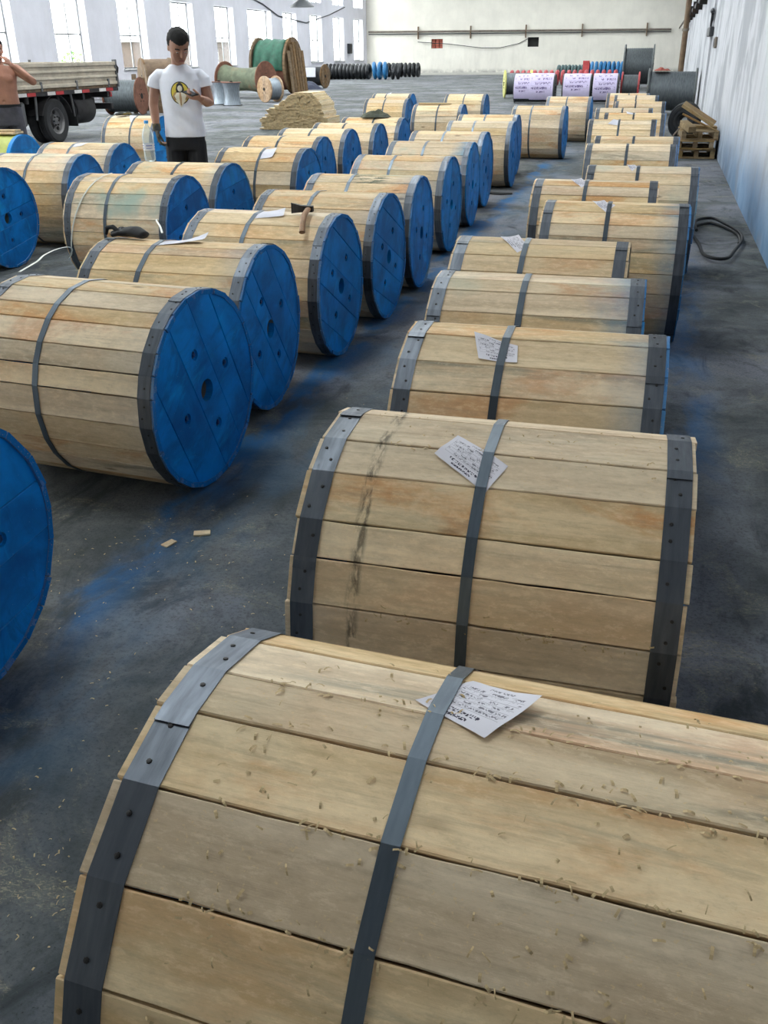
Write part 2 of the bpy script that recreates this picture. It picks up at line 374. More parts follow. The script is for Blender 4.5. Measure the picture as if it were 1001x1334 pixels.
plain('truck_grey', (110, 110, 112), 0.6, 0.2, 0.15, 6)
plain('reflector_red', (188, 46, 48), 0.4, 0, 0.1)
plain('reflector_white', (226, 222, 218), 0.4, 0, 0.1)
plain('brown_pipe', (120, 98, 76), 0.6, 0.2, 0.15, 4, 0, (96, 70, 52))
plain('grey_pipe', (128, 118, 108), 0.6, 0.2, 0.15, 4)
plain('brick_red', (168, 92, 76), 0.85, 0, 0.15, 12)
plain('hole_shade', (26, 24, 24), 0.9, 0, 0.1)  # near-black, shade inside holes and cab windows put into the colour
plain('skin', (166, 122, 100), 0.55, 0, 0.07, 10)
plain('tanned_skin', (176, 124, 102), 0.55, 0, 0.08, 9)
plain('hair_black', (20, 17, 17), 0.85, 0, 0.2, 60, 0.4)
plain('white_cotton', (232, 234, 244), 0.85, 0, 0.03, 9)
plain('black_cloth', (26, 27, 32), 0.85, 0, 0.15, 14)
plain('grey_cloth', (84, 82, 92), 0.85, 0, 0.15, 14)
plain('glove_grey', (70, 72, 70), 0.85, 0, 0.2, 18, 0, (150, 130, 60))
plain('black_glove', (24, 24, 28), 0.8, 0, 0.2, 18)
plain('olive_cloth', (88, 92, 78), 0.9, 0, 0.2, 12, 0, (54, 60, 60))
plain('shoe_black', (30, 30, 32), 0.5, 0, 0.1)
plain('phone_black', (18, 18, 20), 0.25)
plain('eye_white', (226, 222, 216), 0.3, 0, 0.02)
plain('lip', (150, 92, 84), 0.5, 0, 0.05)
plain('print_yellow', (232, 208, 84), 0.8, 0, 0.06)
plain('print_dark', (64, 62, 58), 0.8, 0, 0.1)
plain('print_cream', (238, 230, 208), 0.8, 0, 0.05)
plain('print_tan', (198, 160, 120), 0.8, 0, 0.05)
plain('cap_blue', (30, 140, 214), 0.4, 0, 0.05)
plain('label_blue', (60, 92, 180), 0.5, 0, 0.1)
plain('water', (210, 226, 232), 0.1, 0, 0.02)
plain('plastic_strap', (206, 208, 200), 0.5, 0, 0.05)
plain('leaf_green', (112, 168, 82), 0.6, 0, 0.2, 8)
plain('bark', (96, 80, 62), 0.9, 0, 0.2, 14)
plain('shaving', (196, 172, 130), 0.8, 0, 0.1, 40)
plain('lamp_dark', (60, 62, 66), 0.5, 0.3, 0.1)
plain('box_white', (214, 216, 222), 0.6, 0, 0.05)
plain('navy_sheet', (40, 48, 74), 0.6, 0, 0.2, 8)
plain('hub_grey', (120, 112, 100), 0.8, 0, 0.15, 10)
plain('axe_handle', (150, 112, 78), 0.6, 0, 0.12, 16)
plain('brown_wrap', (126, 104, 84), 0.85, 0, 0.22, 4, 0.3, (84, 66, 52))

# ------------------------------------------------------------------ mesh helpers
class MB:
    def __init__(self): self.v = []; self.f = []; self.uv = None
    def add(self, vs, fs):
        k = len(self.v); self.v.extend([tuple(x) for x in vs]); self.f.extend([tuple(i + k for i in q) for q in fs]); return self
    def box(self, x0, x1, y0, y1, z0, z1):
        return self.add([(x0, y0, z0), (x1, y0, z0), (x1, y1, z0), (x0, y1, z0), (x0, y0, z1), (x1, y0, z1), (x1, y1, z1), (x0, y1, z1)],
                        [(0, 3, 2, 1), (4, 5, 6, 7), (0, 1, 5, 4), (1, 2, 6, 5), (2, 3, 7, 6), (3, 0, 4, 7)])
    def cbox(self, x0, x1, y0, y1, z0, z1, c=0.004):
        """box with its four long edges and ends chamfered"""
        bm = bmesh.new(); bmesh.ops.create_cube(bm, size=1)
        for q in bm.verts: q.co = Vector((x0 + (q.co.x + .5) * (x1 - x0), y0 + (q.co.y + .5) * (y1 - y0), z0 + (q.co.z + .5) * (z1 - z0)))
        bmesh.ops.bevel(bm, geom=bm.edges[:], offset=c, segments=1, affect='EDGES', profile=0.5)
        self.frombm(bm); bm.free(); return self
    def frombm(self, bm):
        bm.verts.ensure_lookup_table(); bm.verts.index_update()
        return self.add([q.co.copy() for q in bm.verts], [[q.index for q in f.verts] for f in bm.faces])
    def obox(self, c, half, rot):
        M = Euler(rot).to_matrix(); k = MB().box(-half[0], half[0], -half[1], half[1], -half[2], half[2])
        return self.add([M @ Vector(p) + Vector(c) for p in k.v], k.f)
    def lathe(self, prof, o=(0, 0, 0), axis=(0, 0, 1), n=24, closed=False):
        a = Vector(axis).normalized(); t = Vector((1, 0, 0)) if abs(a.x) < .9 else Vector((0, 1, 0))
        u = a.cross(t).normalized(); w = a.cross(u); o = Vector(o); vs = []; fs = []
        for (r, h) in prof:
            for i in range(n):
                q = 2 * pi * i / n; vs.append(o + a * h + (u * math.cos(q) + w * math.sin(q)) * r)
        m = len(prof); rng = range(m) if closed else range(m - 1)
        for j in rng:
            j2 = (j + 1) % m
            for i in range(n):
                i2 = (i + 1) % n; fs.append((j * n + i, j * n + i2, j2 * n + i2, j2 * n + i))
        if not closed:
            if prof[0][0] > 1e-6: fs.append(tuple(range(n - 1, -1, -1)))
            if prof[-1][0] > 1e-6: fs.append(tuple((m - 1) * n + i for i in range(n)))
        return self.add(vs, fs)
    def cyl(self, a, b, r, n=16, r2=None):
        a = Vector(a); b = Vector(b); return self.lathe([(r, 0), (r if r2 is None else r2, (b - a).length)], a, b - a, n)
    def tube(self, pts, rad, n=10, closed=False):
        pts = [Vector(p) for p in pts]; m = len(pts)
        rad = rad if isinstance(rad, (list, tuple)) else [rad] * m
        vs = []; fs = []; u = None
        for i in range(m):
            if closed: d = pts[(i + 1) % m] - pts[i - 1]
            else: d = pts[min(i + 1, m - 1)] - pts[max(i - 1, 0)]
            d.normalize()
            if u is None:
                t = Vector((0, 0, 1)) if abs(d.z) < .9 else Vector((1, 0, 0)); u = d.cross(t).normalized()
            else:
                u = (u - d * u.dot(d)); u = u.normalized() if u.length > 1e-6 else d.orthogonal().normalized()
            w = d.cross(u); r = rad[i]; r = r if isinstance(r, tuple) else (r, r)
            for k in range(n):
                q = 2 * pi * k / n; vs.append(pts[i] + u * math.cos(q) * r[0] + w * math.sin(q) * r[1])
        for i in range(m if closed else m - 1):
            i2 = (i + 1) % m
            for k in range(n):
                k2 = (k + 1) % n; fs.append((i * n + k, i * n + k2, i2 * n + k2, i2 * n + k))
        if not closed: fs.append(tuple(range(n - 1, -1, -1))); fs.append(tuple((m - 1) * n + k for k in range(n)))
        return self.add(vs, fs)
    def ball(self, c, r, n=12):
        r = r if isinstance(r, tuple) else (r, r, r); c = Vector(c); vs = [c + Vector((0, 0, r[2]))]; fs = []; m = n // 2
        for j in range(1, m):
            t = pi * j / m
            for i in range(n):
                q = 2 * pi * i / n; vs.append(c + Vector((r[0] * math.sin(t) * math.cos(q), r[1] * math.sin(t) * math.sin(q), r[2] * math.cos(t))))
        vs.append(c - Vector((0, 0, r[2])))
        for i in range(n): fs.append((0, 1 + i, 1 + (i + 1) % n))
        for j in range(m - 2):
            for i in range(n):
                a = 1 + j * n; fs.append((a + i, a + n + i, a + n + (i + 1) % n, a + (i + 1) % n))
        a = 1 + (m - 2) * n
        for i in range(n): fs.append((a + i, len(vs) - 1, a + (i + 1) % n))
        return self.add(vs, fs)
    def mesh(self, name, mat, smooth=False, angle=None):
        me = bpy.data.meshes.new(name); me.from_pydata(self.v, [], self.f)
        if self.uv:
            l = me.uv_layers.new(name='UVMap')
            for lp in me.loops: l.data[lp.index].uv = self.uv[lp.vertex_index]
        bm = bmesh.new(); bm.from_mesh(me); bmesh.ops.recalc_face_normals(bm, faces=bm.faces[:])
        if smooth:
            for f in bm.faces: f.smooth = True
            lim = math.radians(angle or 40)
            for e in bm.edges:
                if len(e.link_faces) == 2 and e.calc_face_angle(0) > lim: e.smooth = False
        bm.to_mesh(me); bm.free()
        me.materials.append(MAT[mat])
        return me
    def build(self, name, mat, parent=None, smooth=False, angle=None):
        return place(name, self.mesh(name, mat, smooth, angle), parent)

def place(name, me, parent=None, loc=None, rot=None):
    o = bpy.data.objects.new(name, me); COL.objects.link(o)
    if parent: o.parent = parent
    if loc is not None: o.location = loc
    if rot is not None: o.rotation_euler = rot
    return o
def tag(o, label=None, cat=None, group=None, kind=None):
    if label: o['label'] = label
    if cat: o['category'] = cat
    if group: o['group'] = group
    if kind: o['kind'] = kind
    return o
def thing(name, label, cat, loc=(0, 0, 0), rz=0.0, group=None):
    o = bpy.data.objects.new(name, None); COL.objects.link(o); o.empty_display_size = 0.1
    o.location = loc; o.rotation_euler = (0, 0, rz)
    return tag(o, label, cat, group)
def struct(o): o['kind'] = 'structure'; return o
def copy_tree(src, loc=None, rz=None, label=None, parent=None):
    c = src.copy(); COL.objects.link(c)
    if parent: c.parent = parent
    for ch in list(src.children): copy_tree(ch, parent=c)
    if loc is not None: c.location = loc
    if rz is not None: c.rotation_euler = (0, 0, rz)
    if label: c['label'] = label
    return c
def evaluated(mb, mods, mat, name, smooth=True):
    """mesh of mb after modifiers, through a temporary object"""
    me = mb.mesh('temporary', mat); o = bpy.data.objects.new('temporary', me); COL.objects.link(o)
    for typ, kw in mods:
        m = o.modifiers.new(typ, typ)
        for k, v in kw.items(): setattr(m, k, v)
    dg = bpy.context.evaluated_depsgraph_get(); dg.update()
    res = bpy.data.meshes.new_from_object(o.evaluated_get(dg)); res.name = name
    bpy.data.objects.remove(o); bpy.data.meshes.remove(me)
    if smooth:
        for p in res.polygons: p.use_smooth = True
    res.materials.clear(); res.materials.append(MAT[mat])
    return res
def fused(mb, voxel, mat, name, it=6, fac=0.5):
    return evaluated(mb, [('REMESH', dict(mode='VOXEL', voxel_size=voxel)), ('SMOOTH', dict(iterations=it, factor=fac))], mat, name)

# ================================================================== SETTING
mb = MB().box(XL - WALL_T, XR + 0.3, YB - 0.3, YF + 0.3, -0.25, 0.0)
struct(mb.build('floor', 'concrete_floor'))
struct(MB().box(-60, XL - WALL_T, -30, 110, -0.35, -0.05).build('yard_ground', 'yard_concrete'))
# left wall built round its openings
mb = MB(); xa, xb = XL - WALL_T, XL
los = sorted(w for w in WIN if w[2] < 2); ups = sorted(w for w in WIN if w[2] > 2)
def wall_band(rows, z0, z1):
    y = YB
    for (a, b, za, zb) in rows:
        mb.box(xa, xb, y, a, z0, z1); y = b
        if za > z0 + .01: mb.box(xa, xb, a, b, z0, za)
        if zb < z1 - .01: mb.box(xa, xb, a, b, zb, z1)
    mb.box(xa, xb, y, YF, z0, z1)
wall_band(los, 0.0, 3.9); wall_band(ups, 3.9, HC)
struct(mb.build('wall_left', 'left_wall_plaster'))
struct(MB().box(xa, XR + 0.3, YB - 0.3, YB, 0, HC).build('wall_back', 'far_wall_plaster'))
struct(MB().box(XR, XR + 0.3, YB, YF, 0, HC).build('wall_right', 'right_wall_plaster'))
# pilaster edge on the right wall
mb = MB(); y = 23.6
mb.box(XR - 0.045, XR, y, y + 0.5, 0, HC)
struct(mb.build('trim_1', 'right_wall_plaster'))
# far wall with two broken holes
mb = MB(); holes = [(-16.33, -15.48, 1.73, 2.33), (-9.4, -8.62, 1.76, 2.36)]
x = xa
for (a, b, za, zb) in holes:
    mb.box(x, a, YF, YF + 0.3, 0, HC); mb.box(a, b, YF, YF + 0.3, 0, za); mb.box(a, b, YF, YF + 0.3, zb, HC); x = b
mb.box(x, XR + 0.3, YF, YF + 0.3, 0, HC)
wf = struct(mb.build('wall_far', 'far_wall_plaster'))
a, b, za, zb = holes[0]
MB().box(a, b, YF + .27, YF + .29, za, zb).build('hole_back', 'hole_shade', wf)  # dark plate added behind the bricks to keep sky out of the gaps
for i in range(3):
    for j in range(4):
        w = (b - a) / 3
        MB().cbox(a + i * w + .02, a + (i + 1) * w - .02, YF + .12 + .02 * ((i + j) % 2), YF + .265, za + j * .15 + .012, za + (j + 1) * .15 - .006, .01).build('brick', 'brick_red', wf)
MB().box(holes[1][0], holes[1][1], YF + .2, YF + .29, holes[1][2], holes[1][3]).build('hole_back', 'hole_shade', wf)  # dark plate, its colour stands for the shade inside the hole
struct(MB().box(XL, XR, YF - 0.03, YF, 0, 0.16).build('baseboard_far', 'yard_concrete'))
# roof with the added glazed strips
mb = MB(); xs = sorted(set([s[0] for s in ADDED_SKYLIGHTS])); x = xa
for x0 in xs:
    mb.box(x, x0, YB, YF + .3, HC, HC + 0.12)
    y = YB
    for s in [s for s in ADDED_SKYLIGHTS if s[0] == x0]:
        mb.box(x0, s[1], y, s[2], HC, HC + 0.12); y = s[3]
    mb.box(x0, x0 + 1.5, y, YF + .3, HC, HC + 0.12); x = x0 + 1.5
mb.box(x, XR + 0.3, YB, YF + .3, HC, HC + 0.12)
struct(mb.build('ceiling', 'roof_sheet'))
for i, (x0, x1, y0, y1) in enumerate(ADDED_SKYLIGHTS):
    o = struct(MB().box(x0 - .03, x1 + .03, y0 - .03, y1 + .03, HC + .12, HC + .126).build('added_skylight', 'window_glass'))
    m = MB()
    for k in range(1, 4): m.box(x0, x1, y0 + 1.5 * k - .02, y0 + 1.5 * k + .02, HC + .10, HC + .119)
    m.build('glazing_bar', 'window_frame_paint', o)
# windows: frame, transom, mullions, panes, sill
for i, (y0, y1, z0, z1) in enumerate(sorted(WIN, key=lambda w: (w[2], w[0]))):
    xf = XL - WALL_T + 0.04
    w = struct(place('window_%d' % (i + 1), None, None)); w.location = (xf, (y0 + y1) / 2, z0)
    hw = (y1 - y0) / 2; hh = z1 - z0; t = 0.028
    fr = MB()
    fr.box(-.03, .03, -hw, -hw + .05, 0, hh); fr.box(-.03, .03, hw - .05, hw, 0, hh)
    fr.box(-.03, .03, -hw + .05, hw - .05, 0, .05); fr.box(-.03, .03, -hw + .05, hw - .05, hh - .05, hh)
    fr.build('window_frame', 'window_frame_paint', w)
    zt = hh * 0.47 if z0 < 2 else hh * .5
    MB().box(-.025, .025, -hw + .05, hw - .05, zt - t, zt + t).build('transom', 'window_frame_paint', w)
    ym = hw * 0.25
    MB().box(-.025, .025, ym - t, ym + t, .05, zt - t).build('mullion', 'window_frame_paint', w)
    MB().box(-.025, .025, ym - t, ym + t, zt + t, hh - .05).build('mullion', 'window_frame_paint', w)
    for (a, b, c, d) in ((-hw + .05, ym - t, .05, zt - t), (ym + t, hw - .05, .05, zt - t), (-hw + .05, ym - t, zt + t, hh - .05), (ym + t, hw - .05, zt + t, hh - .05)):
        MB().box(-.004, .002, a, b, c, d).build('pane', 'window_glass', w)
    if z0 < 2: MB().cbox(.03, WALL_T + .03, -hw - .04, hw + .04, -.05, 0, .008).build('window_sill', 'sill_stone', w)
# outside: a shrub and a brick store seen through the first windows
def leafy(name, label, loc, h, r, n, seed):
    q = random.Random(seed); t = thing(name, label, 'shrub', loc)
    st = MB()
    for k in range(5):
        a = 2 * pi * k / 5; st.tube([(0, 0, 0), (.1 * math.cos(a), .1 * math.sin(a), h * .4), (.3 * r * math.cos(a), .3 * r * math.sin(a), h * .8)], [.03, .02, .01], 6)
    st.build('stem', 'bark', t)
    lv = MB()
    for k in range(n):
        d = Vector((q.gauss(0, 1), q.gauss(0, 1), q.gauss(0, 1))).normalized() * r * q.random() ** .4
        p = Vector((d.x, d.y, h * .62 + d.z * h * .42 / r)); s = q.uniform(.06, .12)
        u = Vector((q.gauss(0, 1), q.gauss(0, 1), q.gauss(0, 1))).normalized(); w = u.orthogonal().normalized()
        lv.add([p - u * s, p + w * s * .4, p + u * s, p - w * s * .4], [(0, 1, 2, 3)])
    tag(lv.build('leaves', 'leaf_green', t), kind='stuff')
leafy('shrub', 'green leafy shrub outside the window behind the truck bed', (-26.0, 41.0, -.05), 1.75, .95, 900, 3)
st = thing('brick_store', 'dark brick store building outside the windows behind the man in white', 'building', (-33, 62.3, -.05))
MB().box(-3, 3, -4.2, 5.2, 0, 2.3).build('wall', 'store_wall', st)
MB().box(-3.3, 3.3, -4.5, 5.5, 2.3, 2.45).build('roof', 'roof_sheet', st)
dr = MB().box(3.0, 3.06, -1.0, .1, 0, 2.0).build('door', 'truck_dark', st)
MB().box(3.06, 3.1, -.85, -.8, .95, 1.1).build('door_handle', 'dark_iron', dr)
wn = MB().box(3.0, 3.05, 1.6, 3.0, .9, 1.9).build('window', 'truck_dark', st)
MB().box(3.05, 3.07, 1.68, 2.92, .98, 1.82).build('pane', 'window_glass', wn)

# pipes and fittings on the walls
p = thing('wall_pipe', 'long rusty pipe on brackets across the far wall', 'pipe', (XL, YF, 2.78))
MB().tube([(0.2, -.14, .06), (21.4, -.14, -.06)], .06, 8).build('pipe_run', 'grey_pipe', p, True)
MB().tube([(0.2, -.12, -.1), (21.4, -.12, -.2)], .03, 8).build('cable_run', 'lamp_dark', p, True)
for x in (3.9, 7.72, 11.63, 15.5, 19.8):
    MB().box(x - .035, x + .035, -.2, 0, -.45, .35).build('bracket', 'brown_pipe', p)
pts = [(-17.3, 71.9, 2.15), (-15, 71.9, 2.0), (-12.6, 71.9, 1.72), (-11.3, 71.9, 1.72), (-10, 71.93, 1.98), (-9.3, 71.93, 2.3)]
tag(MB().tube(pts, .022, 6).build('cable', 'lamp_dark', None, True), 'thin dark cable sagging across the far wall to the dark hole', 'cable')
p = thing('standing_pipe', 'tall brown pipe standing in the far right corner', 'pipe', (0.72, 45, 0))
MB().lathe([(.115, 0), (.115, HC - .02)], n=16).build('pipe_run', 'brown_pipe', p, True)
MB().lathe([(.15, 2.2), (.15, 2.3)], n=16).build('collar', 'grey_pipe', p, True)
MB().lathe([(.2, 0), (.2, .05)], n=16).build('base_flange', 'grey_pipe', p)
MB().tube([(0, 0, 2.72), (0, .5, 2.78), (.02, 4, 2.78), (.02, 26.7, 2.78)], .05, 8).build('branch_pipe', 'grey_pipe', p, True)
p = thing('wall_conduit', 'dark cable tray running along the top of the right wall', 'pipe', (XR, 24, 2.85))
MB().box(-.16, -.04, 0, 30, -.05, .05).build('tray', 'lamp_dark', p)
for k in range(7): MB().box(-.2, 0, 2 + 4 * k, 2.08 + 4 * k, -.22, .16).build('bracket', 'dark_iron', p)
p = thing('wall_switch_lever', 'dark lever switch with round knob on the right wall', 'switch', (XR, 23.0, 1.8))
MB().cbox(-.10, 0, .3, 1.55, -.02, .17, .02).build('switch_box', 'lamp_dark', p)
MB().tube([(-.06, .75, .17), (-.07, .45, .42)], .028, 8).build('lever', 'lamp_dark', p, True)
MB().ball((-.08, .42, .47), (.05, .2, .055), 12).build('knob', 'lamp_dark', p, True)
p = thing('wall_smudge_box', 'small grey box in place of a smudge under the lever switch on the right wall', 'box', (XR, 21.4, 1.55))  # box added in place of a grey smudge on the plaster
MB().cbox(-.05, 0, -.25, .25, 0, .2, .012).build('housing', 'grey_pipe', p)
MB().cbox(-.06, -.05, -.19, .19, .03, .17, .004).build('cover', 'lamp_dark', p)
p = thing('fuse_box', 'dark fuse box between the last windows of the left wall', 'box', (XL, 67.55, 1.45))
MB().cbox(0, .16, -.35, .35, 0, .62, .02).build('housing', 'lamp_dark', p)
MB().cbox(.16, .18, -.3, .3, .05, .57, .006).build('door', 'truck_dark', p)
p = thing('pendant_lamp', 'dark pendant factory lamp hanging near the left wall', 'lamp', (-18.1, 50, 3.62))
MB().lathe([(.62, 0), (.6, .03), (.42, .18), (.2, .30), (.1, .36), (.09, .5), (0.001, .52)], n=24).build('lamp_shade', 'lamp_dark', p, True)
MB().lathe([(.001, .06), (.1, .08), (.12, .16), (.06, .28)], n=12).build('bulb', 'box_white', p, True)
MB().tube([(0, 0, .5), (0, 0, HC - 3.62)], .012, 6).build('cord', 'lamp_dark', p)
p = thing('wall_wire', 'loose black wire drooping down the left wall between windows', 'cable', (0, 0, 0))
MB().tube([(XL + .03, 50.0, 4.2), (XL + .03, 52.2, 3.9), (XL + .03, 54.4, 3.4), (XL + .03, 59, 3.15), (XL + .03, 63.5, 3.7), (XL + .03, 66.8, 4.25)], .03, 6).build('wire', 'lamp_dark', p, True)

# ================================================================== CABLE DRUMS
R = 0.3852
PT = 0.019                                     # plank thickness
BASE_L = 0.816
def layout(seed, fixed=None):
    q = random.Random(seed)
    if fixed:
        a = list(fixed); end = fixed[0] + 360
        rest = end - fixed[-1]; n = max(1, round(rest / 15.5)); w = [q.uniform(.8, 1.2) for _ in range(n)]
        s = sum(w); x = fixed[-1]
        for k in range(n - 1): x += rest * w[k] / s; a.append(x)
        return a
    n = q.choice((23, 24, 25)); w = [q.uniform(.78, 1.22) for _ in range(n)]; s = sum(w); x = q.uniform(0, 15); a = []
    for k in range(n): a.append(x); x += 360 * w[k] / s
    return a
LAYOUTS = {
    'front': layout(1, [59, 71, 87.5, 100, 117, 134.6, 152.6, 168]),
    'second': layout(2, [72, 84, 105, 120.5, 138, 150.5, 165.6, 181]),
    'third': layout(3, [83, 101, 121, 137, 152]),
    'left': layout(4, [88, 103, 118, 128.7, 142.9, 155, 167, 183, 199, 211]),
    'a': layout(11), 'b': layout(12), 'c': layout(13), 'd': layout(14), 'e': layout(15)}
def chord(a0, a1, r=R):
    a0, a1 = math.radians(a0), math.radians(a1)
    p0 = Vector((math.cos(a0), math.sin(a0))) * r; p1 = Vector((math.cos(a1), math.sin(a1))) * r
    t = (p1 - p0).normalized(); nrm = Vector((t.y, -t.x)); return p0, p1, t, nrm
def plank_mesh(a0, a1, q, fine):
    p0, p1, t, nrm = chord(a0, a1); w = (p1 - p0).length; tp = math.tan(math.radians((a1 - a0) / 2)) * PT
    sink = q.choice((0, 0, 0, .0006, .0012)); m = MB(); ns = 14 if fine else 3
    xl = -BASE_L / 2 - q.uniform(-.002, .005); xr = BASE_L / 2 + q.uniform(-.002, .005); c = .0022
    g0 = q.uniform(.0008, .0022); g1 = q.uniform(.0008, .0022); vs = []; fs = []
    for i in range(ns):
        x = xl + (xr - xl) * i / (ns - 1); j0 = g0 + (q.uniform(-.0007, .0012) if fine else 0); j1 = g1 + (q.uniform(-.0007, .0012) if fine else 0)
        for (u, v) in ((j0 + tp, -PT), (j0 + .0004, -c), (j0 + c, 0), (w - j1 - c, 0), (w - j1 - .0004, -c), (w - j1 - tp, -PT)):
            p = p0 + t * u + nrm * (v - sink); vs.append((x, p.x, p.y))
    for i in range(ns - 1):
        for k in range(6):
            k2 = (k + 1) % 6; fs.append((i * 6 + k, i * 6 + k2, (i + 1) * 6 + k2, (i + 1) * 6 + k))
    fs.append((5, 4, 3, 2, 1, 0)); fs.append(tuple((ns - 1) * 6 + k for k in range(6)))
    return m.add(vs, fs).mesh('plank', 'fresh_sawn_wood')
def band_mesh(name, angs, half, r0, th, mat):
    """thin metal strip following the facets through the given angles"""
    vs = []; fs = []
    for a in angs:
        c, s = math.cos(math.radians(a)), math.sin(math.radians(a))
        for (x, r) in ((-half, r0), (half, r0), (half, r0 + th), (-half, r0 + th)): vs.append((x, c * r, s * r))
    n = len(angs)
    for i in range(n - 1):
        for k in range(4): k2 = (k + 1) % 4; fs.append((i * 4 + k, i * 4 + k2, (i + 1) * 4 + k2, (i + 1) * 4 + k))
    fs.append((3, 2, 1, 0)); fs.append(tuple((n - 1) * 4 + k for k in range(4)))
    return MB().add(vs, fs).mesh(name, mat)
def ang_between(lay, a, b, pad=0):
    """facet corners between two angles, with both ends on the facets"""
    full = [x + 360 * k for k in (-1, 0, 1) for x in lay]; full.sort()
    return [a] + [x for x in full if a + .5 < x < b - .5] + [b]
def on_facet(lay, a):
    full = sorted([x + 360 * k for k in (-1, 0, 1) for x in lay])
    for p, n in zip(full, full[1:]):
        if p <= a < n:
            return math.cos(math.radians((n - p) / 2)) / math.cos(math.radians(a - (p + n) / 2))
    return 1.0
DRUM = {}
BAND_W = 0.026
for key, lay in LAYOUTS.items():
    q = random.Random(hash(key) if False else sum(map(ord, key)))
    fine = key in ('front', 'second', 'third', 'left')
    n = len(lay)
    planks = [plank_mesh(lay[i], lay[i + 1] if i + 1 < n else lay[0] + 360, q, fine) for i in range(n)]
    bands = []
    for side in (-1, 1):
        cuts = sorted([q.uniform(95, 125), q.uniform(200, 240), q.uniform(330, 350)])
        if key == 'front': cuts = [95.5, 215, 345]
        if key == 'second' and side < 0: cuts = [88, 156, 300]
        for k in range(3):
            a = cuts[k]; b = cuts[(k + 1) % 3] + (360 if k == 2 else 0)
            i0 = min(lay, key=lambda z: abs((z - a + 180) % 360 - 180)); a = i0 + 360 * round((a - i0) / 360)
            i1 = min(lay, key=lambda z: abs((z - b + 180) % 360 - 180)); b = i1 + 360 * round((b - i1) / 360)
            bands.append((side, band_mesh('edge_band', ang_between(lay, a, b + 4), BAND_W, R + .0006 + .0009 * (k % 2), .0012, 'galvanised_band')))
    strap = band_mesh('steel_strap', lay + [lay[0] + 360], 0.0122, R + .0012, .0016, 'steel_strap')
    nails = {}
    for side in (-1, 1):
        m = MB()
        for i in range(n):
            a0, a1 = lay[i], (lay[i + 1] if i + 1 < n else lay[0] + 360); p0, p1, t, nrm = chord(a0, a1)
            for u in ((.3, .72) if (a1 - a0) > 13 else (.5,)):
                p = p0.lerp(p1, u + q.uniform(-.08, .08)) + nrm * .0018; x = q.uniform(-.012, .012)
                P = Vector((x, p.x, p.y)); N = Vector((0, nrm.x, nrm.y))
                m.lathe([(.0042, 0), (.0036, .0016), (.001, .002)], P, N, 7)
        nails[side] = m.mesh('nails', 'nail_iron')
    DRUM[key] = (planks, bands, strap, nails)

# flange boards: five boards cut to the disc, with a centre hole and four recessed bolts
FR = R - PT - .0015
FT = 0.030
BOLT_BASE = (87, 84, 84)
def flange_boards(seed):
    q = random.Random(seed); cuts = [-FR, -.245 + q.uniform(-.02, .02), -.09 + q.uniform(-.03, .03), .07 + q.uniform(-.03, .03), .235 + q.uniform(-.02, .02), FR]
    cut = MB(); cut.lathe([(.044, -.08), (.044, .08)], (0, 0, 0), (1, 0, 0), 24)
    for k in range(4):
        a = math.radians(BOLT_BASE[seed - 1] + 90 * k); cut.lathe([(.022, FT / 2 - .011), (.022, .08)], (0, .17 * math.cos(a), .17 * math.sin(a)), (1, 0, 0), 14)
    cm = cut.mesh('cutter', 'blue_paint'); co = bpy.data.objects.new('cutter', cm); COL.objects.link(co)
    out = []
    for v0, v1 in zip(cuts, cuts[1:]):
        g = .0009; lo, hi = v0 + g, v1 - g; pts = []; N = 14
        if v0 == cuts[0]: lo = -FR
        if v1 == cuts[-1]: hi = FR
        t0, t1 = math.asin(max(-1, min(1, lo / FR))), math.asin(max(-1, min(1, hi / FR)))
        for i in range(N + 1):
            t = t0 + (t1 - t0) * i / N; pts.append((FR * math.cos(t), FR * math.sin(t)))
        for i in range(N + 1):
            t = t1 + (t0 - t1) * i / N; pts.append((-FR * math.cos(t), FR * math.sin(t)))
        clean = []
        for p in pts:
            if not clean or (abs(p[0] - clean[-1][0]) + abs(p[1] - clean[-1][1])) > 1e-4: clean.append(p)
        if (abs(clean[0][0] - clean[-1][0]) + abs(clean[0][1] - clean[-1][1])) < 1e-4: clean.pop()
        n = len(clean); c = .0018; th = FT / 2 - q.choice((0, 0, .0012)); vs = []
        def inset(p, d): return (p[0] * (1 - d / FR), min(max(p[1], lo + d), hi - d))
        for (x, d) in ((-FT / 2, 0), (th - c, 0), (th, c)):
            for p in clean: p2 = inset(p, d); vs.append((x, p2[0], p2[1]))
        fs = [tuple(range(n - 1, -1, -1)), tuple(2 * n + i for i in range(n))]
        for j in range(2):
            for i in range(n): i2 = (i + 1) % n; fs.append((j * n + i, j * n + i2, (j + 1) * n + i2, (j + 1) * n + i))
        m = MB().add(vs, fs)
        out.append(evaluated(m, [('BOOLEAN', dict(operation='DIFFERENCE', solver='EXACT', object=co))], 'blue_paint', 'flange_board', smooth=False))
    bpy.data.objects.remove(co); bpy.data.meshes.remove(cm)
    return out
FLANGES = [flange_boards(s) for s in (1, 2, 3)]
mb = MB()
mb.lathe([(.0155, 0), (.0155, .002), (.009, .002), (.009, .009), (.007, .010), (.001, .010)], (0, 0, 0), (1, 0, 0), 6)
BOLT = mb.mesh('bolt', 'shaded_bolt_paint')
mb = MB().lathe([(.052, -.385), (.052, .385), (.0445, .385), (.0445, -.385)], (0, 0, 0), (1, 0, 0), 24, closed=True)
HUB = mb.mesh('hub_tube', 'hub_grey', True)

